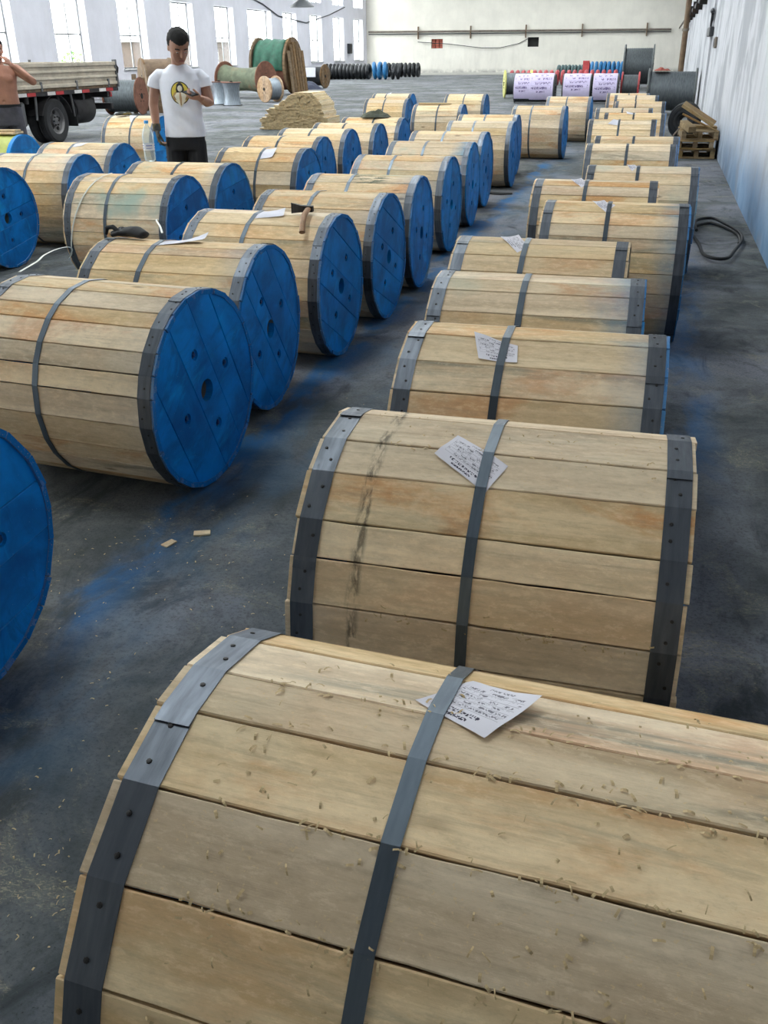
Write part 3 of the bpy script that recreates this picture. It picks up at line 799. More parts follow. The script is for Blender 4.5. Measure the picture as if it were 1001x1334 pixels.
def make_drum(label, x, y, th, L, strap_t, lay, spin, fl, fspin, spray=0.0, tint=0.0, nails=False, wrapped=False):
    t = thing('cable_drum', label, 'cable drum', (x, y, 0), math.radians(th), 'lagged cable drums in rows')
    s = L / BASE_L; planks, bands, strap, nl = DRUM[lay]
    def part(name, me, px=0.0, sx=1.0, rot=0.0, flip=False):
        o = bpy.data.objects.new(name, me); COL.objects.link(o); o.parent = t
        o.location = (px, 0, R); o.scale = (sx, 1, 1)
        o.rotation_euler = (math.radians(rot), 0, pi if flip else 0)
        return o
    if not wrapped:
        for i, me in enumerate(planks):
            o = part('plank', me, 0, s, spin); o['spray'] = spray; o['tint'] = tint
            o['smear'] = 1.0 if lay == 'second' else 0.0
            a = (LAYOUTS[lay][i] + spin + 7) % 360
            o['streak'] = 1.0 if ('dark green streak' in label and 84 < a < 108) else 0.0
        for side, me in bands:
            o = part('edge_band', me, side * (L / 2 - .008 - BAND_W), 1, spin)
            o['spray'] = 1.0 if (lay == 'third' and side > 0) else 0.0
        if strap_t is not None: part('steel_strap', strap, strap_t * L, 1, spin)
        if nails:
            for side in (-1, 1): o = part('nails', nl[side], side * (L / 2 - .008 - BAND_W), 1, spin); o['kind'] = 'stuff'
    for side in (-1, 1):
        for me in FLANGES[fl]: part('flange_board', me, side * (L / 2 - FT / 2 - .004), 1, fspin, side < 0)
        for k in range(4):
            a = math.radians(BOLT_BASE[fl] + 90 * k) * (1 if side > 0 else -1) + math.radians(fspin) * (1 if side > 0 else 1)
            if side < 0: a = pi - math.radians(BOLT_BASE[fl] + 90 * k) + math.radians(fspin)
            o = part('bolt', BOLT, side * (L / 2 - .004 - .0105), 1, 0, side < 0)
            o.location.y = .17 * math.cos(a); o.location.z = R + .17 * math.sin(a)
    part('hub_tube', HUB, 0, (L - .012) / .77)
    return t

DR = [
 # key, label, x, y, turn, length, strap, layout, spin, flange, flange spin, spray, tint
 ('R1', 'nearest bare wood drum, cut off by the bottom of the photo', -0.111, 0.911, -2.86, .900, -.094, 'front', 0, 0, 20, 0, .1),
 ('R2', 'second drum of the right-hand row, black smears on its left and a printed tag', -0.252, 1.946, 0.25, .828, -.03, 'second', 0, 1, 0, 0, .08),
 ('R3', 'third drum of the right-hand row, its right band turned blue at the bottom', -0.288, 2.802, 0.46, .793, -.105, 'third', 0, 2, 0, .5, .1),
 ('R4', 'fourth drum of the right-hand row, grey stained and without a tag', -0.368, 3.575, 1.1, .798, -.06, 'a', 5, 0, 40, .7, .35),
 ('R5', 'fifth drum of the right-hand row, set left with its tag sticking out', -0.446, 4.350, -0.23, .783, -.085, 'b', 0, 1, 0, 0, .1),
 ('R6', 'sixth drum of the right-hand row, set right with its long bowed right end showing', -0.170, 5.576, 0, .804, -.045, 'c', 0, 2, 0, .6, .1),
 ('R7', 'seventh drum of the right-hand row, pale and set left of those around it', -0.345, 6.572, .08, .807, -.075, 'd', 0, 0, 70, 0, .1),
 ('R8', 'eighth drum of the right-hand row, nearest the right wall', -0.064, 7.484, -.06, .805, -.04, 'e', 0, 1, 0, .1, .4),
 ('R9', 'ninth drum of the right-hand row, no tag, just behind the one nearest the wall', -0.204, 9.289, .06, .807, -.04, 'a', 40, 2, 0, .1, .1),
 ('R10', 'tenth drum of the right-hand row, only a thin strip of its top in view', -0.177, 10.152, 0, .818, -.035, 'b', 70, 0, 0, .1, .1),
 ('R11', 'eleventh drum of the right-hand row, creamy with a tag left of its strap', -0.415, 12.669, .05, .815, -.045, 'c', 130, 1, 0, .1, 0),
 ('R12', 'twelfth drum of the right-hand row, small tag at its strap', -0.305, 14.006, 0, .818, -.015, 'd', 90, 2, 0, .1, 0),
 ('R13', 'thirteenth drum of the right-hand row, set left with no tag', -0.489, 15.170, 0, .815, -.03, 'e', 40, 0, 0, .1, 0),
 ('R14', 'fourteenth drum of the right-hand row, short dark slit on its top', -0.305, 17.208, 0, .816, -.09, 'a', 200, 1, 0, .1, 0),
 ('R15', 'last but one drum of the right-hand row', -0.431, 19.56, 0, .814, -.005, 'b', 160, 2, 0, .1, 0),
 ('R16', 'farthest drum of the right-hand row', -0.608, 20.40, 0, .815, .015, 'c', 10, 0, 0, .1, 0),
 ('M0', 'blue drum end cut off by the left edge in the foreground', -1.997, 1.655, -2.5, .82, 0, 'd', 10, 2, 5, .1, .1),
 ('M1', 'large drum at front left with its dark blue end facing the aisle', -1.976, 3.092, -4.38, .827, -.10, 'left', 0, 0, -65, .12, .1),
 ('M2', 'drum with orange planks and a black glove on top', -2.061, 3.941, 0, .822, -.135, 'a', 100, 1, -54, .3, .05),
 ('M3', 'drum with an axe and a white tag on top', -2.000, 4.861, -1.06, .815, -.07, 'b', 30, 2, -30, .15, .2),
 ('M4', 'middle row drum behind the axe, a long diagonal joint on its blue end', -1.953, 5.710, -1.13, .814, -.065, 'c', 60, 2, -25, .15, .1),
 ('M5', 'middle row drum with a dark green streak along its top', -1.942, 6.581, .18, .802, -.115, 'd', 140, 1, 80, .3, .5),
 ('M6', 'middle row drum between the dark streaked one and the turquoise sprayed one', -2.007, 7.950, -1.38, .811, -.095, 'e', 200, 2, 80, .3, .2),
 ('M7', 'middle row drum with turquoise overspray across the right of its top', -2.071, 9.265, -.05, .813, -.06, 'a', 250, 0, 85, 1.0, .6),
 ('M8', 'middle row drum directly behind the turquoise sprayed one', -2.156, 10.522, -1.22, .819, -.055, 'b', 220, 1, 60, .2, .1),
 ('M9', 'middle row drum, tall strip of bare planks showing beside its blue end', -2.105, 12.208, .01, .819, -.09, 'c', 180, 2, 80, .1, .05),
 ('M10', 'middle row drum mostly hidden, its blue end just above the one in front', -2.227, 13.487, -.12, .811, -.045, 'd', 200, 0, 80, .1, .05),
 ('M11', 'drum standing alone to the right of the middle row, whole side in view', -1.793, 15.739, -1.30, .822, -.135, 'e', 100, 1, 70, .1, 0),
 ('M12', 'farthest drum of the middle row, in front of the purple label sheets', -1.620, 18.928, -.75, .822, -.045, 'a', 310, 2, 70, .1, 0),
 ('L3', 'greenish drum with a loose white strap round its side, left row', -3.630, 6.284, 1.35, .810, -.09, 'b', 120, 0, 10, .2, .8),
 ('L4', 'drum with the water bottle standing on it, left row', -3.641, 7.111, .11, .831, -.01, 'c', 240, 1, 5, .35, .5),
 ('L5', 'drum right of the man in white, a white tag hanging over its strap', -3.465, 8.438, .37, .822, .01, 'd', 300, 2, 5, .1, .1),
 ('L6', 'left row drum just behind the one with the hanging tag', -3.733, 9.671, .31, .826, -.045, 'e', 280, 0, 85, .1, .1),
 ('L7', 'left row drum, second one in front of the drum with the dark cloth', -3.755, 10.708, .33, .829, -.045, 'a', 160, 1, 80, .1, .2),
 ('L8', 'left row drum directly in front of the one with the dark cloth', -3.666, 11.620, .53, .823, -.025, 'b', 300, 2, 80, .1, .1),
 ('L9', 'drum with a crumpled dark cloth on top, end of the left row', -3.637, 12.690, .01, .830, .03, 'c', 320, 0, 80, .1, .05),
 ('M15', 'drum with a loose plank on top, behind the left row', -3.485, 16.085, .03, .815, .01, 'd', 20, 1, 80, .1, .05),
 ('M13', 'farthest drum in the middle of the floor', -3.782, 20.024, -.28, .823, -.025, 'e', 330, 2, 80, .1, 0),
 ('M17', 'front drum of the far pair beside the stack of boards', -4.915, 18.124, .02, .818, -.04, 'a', 30, 0, 80, .1, 0),
 ('M16', 'rear drum of the far pair beside the stack of boards, tag on top', -5.371, 20.216, 0, .828, -.155, 'b', 80, 1, 80, .1, 0),
 ('L2', 'drum cut off by the left edge, bright blue end with hub hole in view', -5.333, 6.507, -.84, .816, 0, 'c', 10, 1, 9, .1, .1),
 ('K1', 'drum at the left edge behind the one with the bright blue end and hub hole', -5.252, 7.538, 4.14, .816, -.02, 'd', 70, 2, 5, .3, .3),
 ('K2', 'pale green tinted drum in front of the truck wheel', -5.469, 8.605, 2.42, .822, -.095, 'e', 140, 0, 10, .3, .9),
 ('K4', 'drum behind the water bottle with a brown glove on top, beyond the left row', -7.184, 12.737, 0, .816, .045, 'b', 10, 1, 0, .1, .1),
]
NAILED = {'R1', 'R2', 'R3', 'R4', 'M0', 'M1', 'M2', 'M3', 'M4', 'L3', 'L2'}
BY = {}
for d in DR:
    BY[d[0]] = d
    make_drum(d[1], d[2], d[3], d[4], d[5], d[6], d[7], d[8], d[9], d[10], d[11], d[12], d[0] in NAILED)
# the drum still wrapped in yellow-green sheet
t = make_drum('drum wrapped in yellow-green sheet at the left edge, planks laid on top', -7.176, 9.417, 4.0, .816, None, 'a', 0, 0, 0, wrapped=True)
mb = MB(); prof = [(R - .004, -.385), (R - .002, -.36)]
for k in range(12): prof += [(R - .002 - .004 * (k % 2), -.33 + .06 * k)]
prof += [(R - .004, .375), (R - .03, .375), (R - .03, -.385)]
mb.lathe(prof, (0, 0, R), (1, 0, 0), 40, closed=True).build('plastic_wrap', 'yellow_green_wrap', t, True)
mb = MB().lathe([(R - .001, .36), (R, .405), (R - PT, .405), (R - PT, .36)], (0, 0, R), (1, 0, 0), 40, closed=True); mb.build('flange_rim', 'blue_paint', t, True)
mb = MB().lathe([(R - .001, -.405), (R, -.36), (R - PT, -.36), (R - PT, -.405)], (0, 0, R), (1, 0, 0), 40, closed=True); mb.build('flange_rim', 'blue_paint', t, True)
th = math.radians(4.0)
for k, (dx, dy, dz, ln, w, tw) in enumerate(((-.15, -.06, 0, 1.0, .11, .02), (-.17, .07, 0, 1.02, .10, -.03), (-.14, -.02, .021, .98, .12, .05))):
    o = MB().cbox(-ln / 2, ln / 2, -w / 2, w / 2, 0, .02, .002).build('wooden_plank', 'fresh_sawn_wood')
    o.location = (-7.176 + dx, 9.417 + dy, 2 * R + .004 + dz); o.rotation_euler = (0, 0, th + tw)
    tag(o, ['lower front plank of the pile on the yellow-green wrapped drum', 'lower back plank of the pile on the yellow-green wrapped drum', 'topmost plank of the pile on the yellow-green wrapped drum'][k], 'plank', 'planks laid on the wrapped drum')
    o['spray'] = 0.0; o['tint'] = 0.0
o = MB().cbox(-.27, .27, -.045, .045, 0, .018, .002).build('wooden_plank', 'fresh_sawn_wood'); o.location = (-3.56, 16.05, 2 * R + .003); o.rotation_euler = (0, 0, .05)
o['spray'] = 0.0; o['tint'] = 0.0
tag(o, 'short loose plank lying on the drum behind the left row', 'plank')

# ------------------------------------------------------------------ paper tags tucked under the straps
def drum_point(key, t, ang, r):
    d = BY[key]; th = math.radians(d[4]); a = math.radians(ang)
    ax = Vector((math.cos(th), math.sin(th), 0)); rd = Vector((-math.sin(th), math.cos(th), 0))
    return Vector((d[2], d[3], R)) + ax * t + (rd * math.cos(a) + Vector((0, 0, 1)) * math.sin(a)) * r
def paper(key, corners, label, lift, mat='tag_paper', n=9):
    """corners: (along axis, angle) of tl, tr, br, bl; lift: metres above the wood at each corner"""
    m = MB(); m.uv = []; vs = []; fs = []
    for j in range(n):
        for i in range(n):
            u, v = i / (n - 1), j / (n - 1)
            w = ((1 - u) * (1 - v), u * (1 - v), u * v, (1 - u) * v)
            t = sum(w[k] * corners[k][0] for k in range(4)); a = sum(w[k] * corners[k][1] for k in range(4))
            l = sum((w[k] ** 1.8) * lift[k] for k in range(4))
            l += .0012 * noise.noise(Vector((u * 3 + t * 9, v * 3, a * .1)))
            d = BY[key]; ll = LAYOUTS[d[7]]; rr = R * on_facet(ll, (a - d[8]) % 360)
            strap = d[6] * d[5]
            near = min(1.0, max(0.0, (abs(t - strap) - .012) / .03))
            vs.append(drum_point(key, t, a, rr + .0006 + max(0, l) * near)); m.uv.append((u, 1 - v))
    for j in range(n - 1):
        for i in range(n - 1): fs.append((j * n + i, j * n + i + 1, (j + 1) * n + i + 1, (j + 1) * n + i))
    m.add(vs, fs)
    o = m.build('paper_tag', mat, None, True, 80)
    tag(o, label, 'paper tag', 'printed paper tags under the drum straps')
# corners run tl, tr, br, bl with "up" of the print pointing away over the drum
paper('R1', [(-.060, 70.0), (.044, 77.0), (-.012, 92.0), (-.119, 84)], 'printed paper tag under the strap of the nearest drum', (0.0, .02, .006, .003))
paper('R2', [(-.107, 95.6), (.023, 110.2), (-.014, 122.7), (-.143, 108.5)], 'printed paper tag on the second drum of the right-hand row', (.004, 0, .005, .006))
paper('R3', [(-.185, 99.5), (-.044, 106), (-.034, 118.5), (-.150, 118.0)], 'printed paper tag on the third drum of the right-hand row', (.012, 0, .003, .006))
paper('R5', [(-.118, 87), (-.050, 104.3), (-.096, 114.0), (-.196, 92.5)], 'paper tag on the fifth drum of the right-hand row', (.015, 0, .003, .012))
paper('R6', [(-.07, 86), (-.005, 98.6), (-.048, 113.8), (-.139, 93.3)], 'paper tag on the sixth drum of the right-hand row', (.015, 0, .003, .012))
paper('R7', [(-.105, 86), (-.045, 101.3), (-.086, 113), (-.167, 97)], 'paper tag on the seventh drum of the right-hand row', (.012, 0, .003, .012))
paper('R8', [(-.06, 84), (-.020, 89), (-.073, 110), (-.12, 95)], 'paper tag on the drum nearest the right wall', (.015, 0, .003, .016))
paper('R11', [(-.11, 97), (-.045, 97), (-.045, 121), (-.169, 120)], 'paper tag on the creamy eleventh drum of the right-hand row', (.01, 0, .003, .015), 'paper_white')
paper('R12', [(-.12, 88), (0, 86), (.01, 104), (-.10, 106)], 'paper tag on the twelfth drum of the right-hand row', (.02, 0, .003, .012), 'paper_white')
paper('L5', [(.03, 101), (.15, 106), (.135, 124), (-.01, 128)], 'white paper tag hanging over the drum right of the man in white', (.0, .03, .01, .004), 'paper_white')
paper('M2', [(-.07, 83), (.095, 80), (.10, 93), (-.13, 103)], 'large white paper sheet on the drum with the black glove', (.0, .045, .02, .002), 'paper_white')
paper('M3', [(-.05, 88), (.10, 92), (.115, 103), (-.06, 107)], 'white paper tag beside the axe', (.0, .03, .01, .002), 'paper_white')
paper('M16', [(-.15, 86), (-.05, 86), (-.04, 104), (-.15, 106)], 'white paper tag on the rear drum of the far pair', (.0, .02, .01, .002), 'paper_white')
paper('K2', [(-.09, 95), (.06, 97), (.03, 108), (-.06, 112)], 'white paper tag on the pale green tinted drum', (.0, .012, .006, .002), 'paper_white')
paper('K4', [(-.10, 95), (.02, 95), (.02, 128), (-.02, 118)], 'white paper tag on the drum with the brown glove', (.01, 0, .0, .01), 'paper_white')

# ================================================================== THINGS ON THE DRUMS
TOP = 2 * R
# black glove
def glove_mesh(mat, name, seed=0, s=1.0):
    q = random.Random(seed); m = MB()
    m.tube([(-.11, 0, .02), (-.05, 0, .032), (.0, 0, .03), (.035, 0, .024)], [(.03, .016), (.042, .024), (.046, .022), (.038, .014)], 14)
    for k in range(4):
        y = -.033 + .022 * k; bend = q.uniform(-.01, .02)
        m.tube([(.025, y, .026), (.06, y * 1.15, .034 + bend), (.09, y * 1.3 + q.uniform(-.01, .01), .03 + bend), (.112, y * 1.3, .016)], [.0125, .012, .0115, .009], 8)
    m.tube([(-.03, .03, .025), (0, .062, .03), (.03, .075, .022)], [.015, .013, .010], 8)
    m.v = [(x * s, y * s, z * s) for x, y, z in m.v]
    return fused(m, .005, mat, name, 4)
o = place('work_glove', glove_mesh('black_glove', 'work_glove', 4, 1.05), None, (-2.37, 3.99, TOP - .005), (0, .03, 2.75))
tag(o, 'crumpled black work glove lying on the drum with orange planks', 'glove')
o = place('work_glove', glove_mesh('glove_grey', 'work_glove', 9, 1.0), None, (-7.36, 12.66, TOP - .004), (0, 0, .5))
tag(o, 'brown work glove on the drum behind the water bottle', 'glove')
# axe on M3
t = thing('hand_axe', 'small axe with dark iron head lying on the drum with a white tag', 'axe', (-1.78, 4.82, TOP + .003), .1)
hd = MB(); prof = [(-.075, .0), (-.075, .055), (-.02, .043), (.045, .040), (.045, .010), (-.02, .008)]
for sgn, th in ((-1, -.014), (1, .014)): pass
vs = []; fs = []
for (x, z) in prof:
    th = .003 if x < -.05 else .016
    vs += [(x, -th, z), (x, th, z)]
n = len(prof)
for i in range(n): i2 = (i + 1) % n; fs.append((2 * i, 2 * i2, 2 * i2 + 1, 2 * i + 1))
fs += [tuple(2 * i for i in range(n)), tuple(2 * i + 1 for i in range(n - 1, -1, -1))]
hd.add(vs, fs).build('axe_head', 'dark_iron', t)
MB().tube([(.022, .05, .026), (.022, -.02, .025), (.026, -.12, .012), (.036, -.2, -.022), (.044, -.25, -.055)], [(.016, .011)] * 3 + [(.015, .011), (.017, .012)], 10).build('axe_handle', 'axe_handle', t, True)
# cloth
def cloth_blob(seed, sx, sy, h):
    q = random.Random(seed); m = MB(); n = 26; vs = []; fs = []
    for j in range(n):
        for i in range(n):
            u, v = i / (n - 1) * 2 - 1, j / (n - 1) * 2 - 1; r = math.hypot(u, v)
            k = 1 - .35 * max(0, r - .7)
            z = h * max(0.0, 1 - r ** 1.6) * (.75 + .55 * noise.noise(Vector((u * 1.9 + seed, v * 2.6, 1)))) + .012 * abs(noise.noise(Vector((u * 5, v * 5, seed))))
            vs.append((u * sx * k * (1 + .25 * noise.noise(Vector((v * 2, seed, 0)))), v * sy * k, max(z, .002)))
    for j in range(n - 1):
        for i in range(n - 1): fs.append((j * n + i, j * n + i + 1, (j + 1) * n + i + 1, (j + 1) * n + i))
    return m.add(vs, fs)
o = place('crumpled_cloth', evaluated(cloth_blob(5, .21, .11, .10), [('SOLIDIFY', dict(thickness=.004, offset=1))], 'olive_cloth', 'crumpled_cloth'), None, (-3.62, 12.68, TOP + .001), (0, 0, .15))
tag(o, 'crumpled dark olive cloth on the end drum of the left row', 'cloth')
# water bottle on L4
t = thing('water_bottle', 'clear plastic water bottle with blue cap standing on a drum beside the man in white', 'bottle', (-3.94, 7.11, TOP + .002))
pr = [(.0, .003), (.030, 0), (.042, .008), (.045, .03)]
for k in range(7): pr += [(.0435 + .0018 * (k % 2), .045 + .012 * k)]
pr += [(.045, .135), (.045, .19), (.041, .215), (.028, .25), (.0145, .272), (.0145, .285)]
MB().lathe(pr, n=28).build('bottle_body', 'clear_plastic', t, True, 60)
MB().lathe([(.0165, .283), (.0175, .286), (.0175, .303), (.015, .306), (.001, .306)], n=20).build('bottle_cap', 'cap_blue', t, True)
lb = MB().lathe([(.0462, .085), (.0462, .135)], n=28, closed=False); lb.f = lb.f[:-2]; lb.build('bottle_label', 'box_white', t, True)
for (z, h) in ((.118, .006), (.100, .004)):
    m = MB().lathe([(.0466, z), (.0466, z + h)], n=28); m.f = [f for i, f in enumerate(m.f[:-2]) if i % 7 < 5]; m.build('label_stripe', 'label_blue', t)
# loose white strap from the front left drum to the greenish drum
pts = [(-2.40, 3.17, .776), (-2.55, 3.5, .745), (-2.78, 3.88, .69), (-3.1, 4.45, .60), (-3.39, 4.99, .5), (-3.75, 5.55, .36), (-4.0, 5.86, .24)]
def on_drum(key, t_, a, r):
    p = drum_point(key, t_, a, r); return (p.x, p.y, p.z)
def smooth(pts, n=6):
    P = [Vector(p) for p in pts]; out = []
    for i in range(len(P) - 1):
        p0, p1, p2, p3 = P[max(i - 1, 0)], P[i], P[i + 1], P[min(i + 2, len(P) - 1)]
        for k in range(n):
            t_ = k / n; out.append(.5 * ((2 * p1) + (p2 - p0) * t_ + (2 * p0 - 5 * p1 + 4 * p2 - p3) * t_ ** 2 + (3 * p1 - p0 - 3 * p2 + p3) * t_ ** 3))
    out.append(P[-1]); return out
for k in range(10): pts.append(on_drum('L3', -.375 + .20 * k / 9, 198 - 108 * k / 9, R + .006))
tag(MB().tube(smooth(pts, 5), [(.0055, .002)] * (len(pts) * 5 - 4), 6).build('plastic_strap', 'plastic_strap', None, True), 'loose white plastic strap looping from the front left drum over the greenish one', 'strap')
pts = [(-3.25, 5.88, .53), (-2.97, 5.35, .62), (-2.72, 4.9, .69), (-2.4, 4.35, .76), (-2.2, 4.0, .795)]
tag(MB().tube(smooth(pts, 5), [(.005, .002)] * 21, 6).build('plastic_strap', 'plastic_strap', None, True), 'short loose white strap ending beside the large white sheet', 'strap')

# ================================================================== FLOOR CLUTTER
pts = []
for k in range(60):
    a = 2 * pi * k / 40; r = .26 + .05 * math.sin(k * .5); pts.append((.62 + r * .75 * math.cos(a), 8.75 + .95 * math.sin(a) + .004 * k, .016 + .0006 * k))
tag(MB().tube(pts, .014, 8).build('rubber_hose', 'black_rubber', None, True), 'black rubber hose coiled on the floor along the right wall', 'hose')
o = MB().tube([(-.23, 0, .012), (-.08, .02, .016), (.1, -.01, .012), (.24, .02, .012)], [(.05, .012), (.06, .014), (.05, .012), (.03, .010)], 8).build('rubber_strip', 'black_rubber', None, True)
o.location = (-1.83, 11.5, 0); tag(o, 'dark rubber strip lying on the floor by the middle row', 'strip')
def shavings(name, label, pts, seed, s0=.006, s1=.02):
    q = random.Random(seed); m = MB()
    for (p, nrm) in pts:
        nrm = Vector(nrm); u = nrm.orthogonal().normalized(); w = nrm.cross(u); a = q.uniform(0, 6.28); d = u * math.cos(a) + w * math.sin(a); e = nrm.cross(d)
        L_, wd, c = q.uniform(s0, s1), q.uniform(.0012, .004), q.uniform(.1, .5); vs = []
        for k in range(4):
            x = (k / 3 - .5) * L_; h = c * L_ * (1 - (k / 1.5 - 1) ** 2) * .6 + .0008
            for sd in (-1, 1): vs.append(Vector(p) + d * x + e * wd * .5 * sd + nrm * h)
        m.add(vs, [(0, 1, 3, 2), (2, 3, 5, 4), (4, 5, 7, 6)])
    o = m.build(name, 'shaving'); tag(o, label, 'wood shavings', None, 'stuff'); return o
q = random.Random(5); P = []
for (cx, cy, sx, sy, n) in ((-1.55, 2.45, .16, .22, 90), (-1.05, 1.6, .2, .3, 40), (-1.0, 1.15, .10, .12, 70), (-1.1, 2.1, .3, .5, 50), (-1.0, 3.6, .2, .8, 50)):
    for k in range(n): P.append(((q.gauss(cx, sx), q.gauss(cy, sy), .001), (0, 0, 1)))
P = [p for p in P if not (-2.45 < p[0][0] < -1.5 and p[0][1] > 2.7) and p[0][0] < -.7]
shavings('wood_shavings', 'sawdust and pale wood shavings scattered on the aisle floor', P, 2, .003, .012)
P = []
for k in range(420):
    t_, a = q.uniform(-.33, .38), q.uniform(68, 155)
    if q.random() < .5: a = q.choice([87.5, 100, 117, 134.6]) + q.gauss(0, 1.3)
    if abs(t_ + .03) < .02: continue
    d = BY['R1']; th = math.radians(d[4]); aa = math.radians(a)
    nrm = (-math.sin(th) * math.cos(aa), math.cos(th) * math.cos(aa), math.sin(aa))
    P.append((drum_point('R1', t_, a, R * on_facet(LAYOUTS['front'], a % 360) + .0005), nrm))
shavings('wood_shavings', 'fine curled shavings lying on the nearest bare wood drum', P, 3, .004, .014)
P = []
for k in range(110):
    t_, a = q.uniform(-.33, .36), q.choice([84, 105, 165.6, 92]) + q.gauss(0, 2)
    d = BY['R2']; th = math.radians(d[4]); aa = math.radians(a)
    P.append((drum_point('R2', t_, a, R * on_facet(LAYOUTS['second'], a % 360) + .0005), (-math.sin(th) * math.cos(aa), math.cos(th) * math.cos(aa), math.sin(aa))))
shavings('wood_shavings', 'fine shavings lying on the second drum of the right-hand row', P, 4, .004, .014)
for k, (x, y, w, h, a) in enumerate(((-1.42, 2.62, .06, .035, .4), (-1.50, 2.52, .05, .03, 1.2))):
    o = MB().cbox(-w / 2, w / 2, -h / 2, h / 2, 0, .006, .001).build('wood_chip', 'fresh_sawn_wood'); o.location = (x, y, .0005); o.rotation_euler = (0, 0, a)
    tag(o, ['larger pale wood chip on the floor beside the front left drum', 'smaller pale wood chip on the floor beside the front left drum'][k], 'wood chip', 'wood chips on the aisle floor')

ORD = ['first', 'second', 'third', 'fourth', 'fifth', 'sixth', 'seventh', 'eighth', 'ninth', 'tenth', 'eleventh', 'twelfth', 'thirteenth', 'fourteenth', 'fifteenth', 'sixteenth', 'seventeenth', 'eighteenth', 'nineteenth', 'twentieth', 'twenty-first', 'twenty-second', 'twenty-third', 'twenty-fourth', 'twenty-fifth']
# ================================================================== STACK OF BOARDS
q = random.Random(12)
bm_board = MB().cbox(-.058, .058, -.45, .45, 0, .030, .002).mesh('wooden_board', 'stack_wood')
bm_board2 = MB().cbox(-.047, .047, -.45, .45, 0, .030, .002).mesh('wooden_board', 'stack_wood')
rows = []
z = 0.012
for r in range(24):
    zz = z + .0315 * r
    if r < 8: xa_, xb_ = -8.62, -7.02
    elif r < 12: xa_, xb_ = -8.50 + .02 * (r - 8), -7.10
    else: xa_, xb_ = -8.42 + .055 * (r - 12), -7.14 - .03 * max(0, r - 16)
    x = xb_ - q.uniform(0, .006); row = []
    while x > xa_ + .08:
        me, w = (bm_board, .116) if q.random() < .6 else (bm_board2, .094)
        row.append(place('wooden_board', me, None, (x - w / 2, 21.15 + q.uniform(-.02, .02), zz), (0, 0, q.uniform(-.003, .003))))
        x -= w + q.uniform(.001, .004)
    for k, o in enumerate(reversed(row)):
        tag(o, '%s board from the left in the %s layer down of the pale board stack' % (ORD[k], ORD[23 - r]), 'board', 'boards in the stepped stack')
for k, y in enumerate((20.85, 21.45)):
    o = MB().cbox(-8.62, -7.02, y - .03, y + .03, 0.0, .0115, .001).build('bearer', 'old_wood')
    tag(o, ['front bearer under the stack of boards', 'rear bearer under the stack of boards'][k], 'bearer')

# ================================================================== OLD PALLETS BY THE RIGHT WALL
def pallet(label, x, y, z, rz, tilt=(0, 0)):
    t = thing('old_pallet', label, 'pallet', (x, y, z), rz, 'pallets by the right wall'); t.rotation_euler = (tilt[0], tilt[1], rz)
    for sx in (-.24, 0, .24): MB().cbox(sx - .035, sx + .035, -.45, .45, .022, .112, .004).build('stringer', 'pallet_wood', t)
    for k in range(5):
        y_ = -.4 + .2 * k
        MB().cbox(-.28, .28, y_ - .06, y_ + .06, .112, .134, .003).build('deck_board', 'pallet_wood', t)
    for k in range(3):
        y_ = -.4 + .4 * k; MB().cbox(-.28, .28, y_ - .06, y_ + .06, 0, .022, .003).build('bottom_board', 'pallet_wood', t)
    return t
pallet('lowest wooden pallet of the pile by the right wall', .64, 16.5, 0, .02)
pallet('second wooden pallet of the pile by the right wall', .63, 16.48, .135, -.04)
pallet('third wooden pallet of the pile by the right wall', .645, 16.52, .27, .05)
def loose(label, c, half, rot, mat='pallet_wood'):
    o = MB().cbox(-half[0], half[0], -half[1], half[1], -half[2], half[2], .004).build('loose_plank', mat); o.location = c; o.rotation_euler = rot
    tag(o, label, 'plank', 'loose planks on the pallet pile')
loose('broad pale plank tilted down to the right on top of the pallet pile', (.62, 16.35, .63), (.29, .10, .022), (.25, .52, -.12))
loose('thin grey lath tilted under the broad plank on the pallet pile', (.64, 16.12, .52), (.30, .018, .012), (.1, .42, -.1))
loose('short thick block sticking out of the left of the pallet pile', (.47, 16.1, .465), (.06, .20, .045), (.18, 0, .35))
loose('plank lying flat inside the pallet pile', (.66, 16.6, .435), (.27, .09, .02), (.05, .06, .05))
o = MB().tube([(.16, 16.3, 0.0), (.27, 16.25, .32), (.35, 16.2, .43)], .014, 6).build('bent_stick', 'grey_pipe', None, True)
tag(o, 'thin pale bent stick leaning on the left of the pallet pile', 'stick')

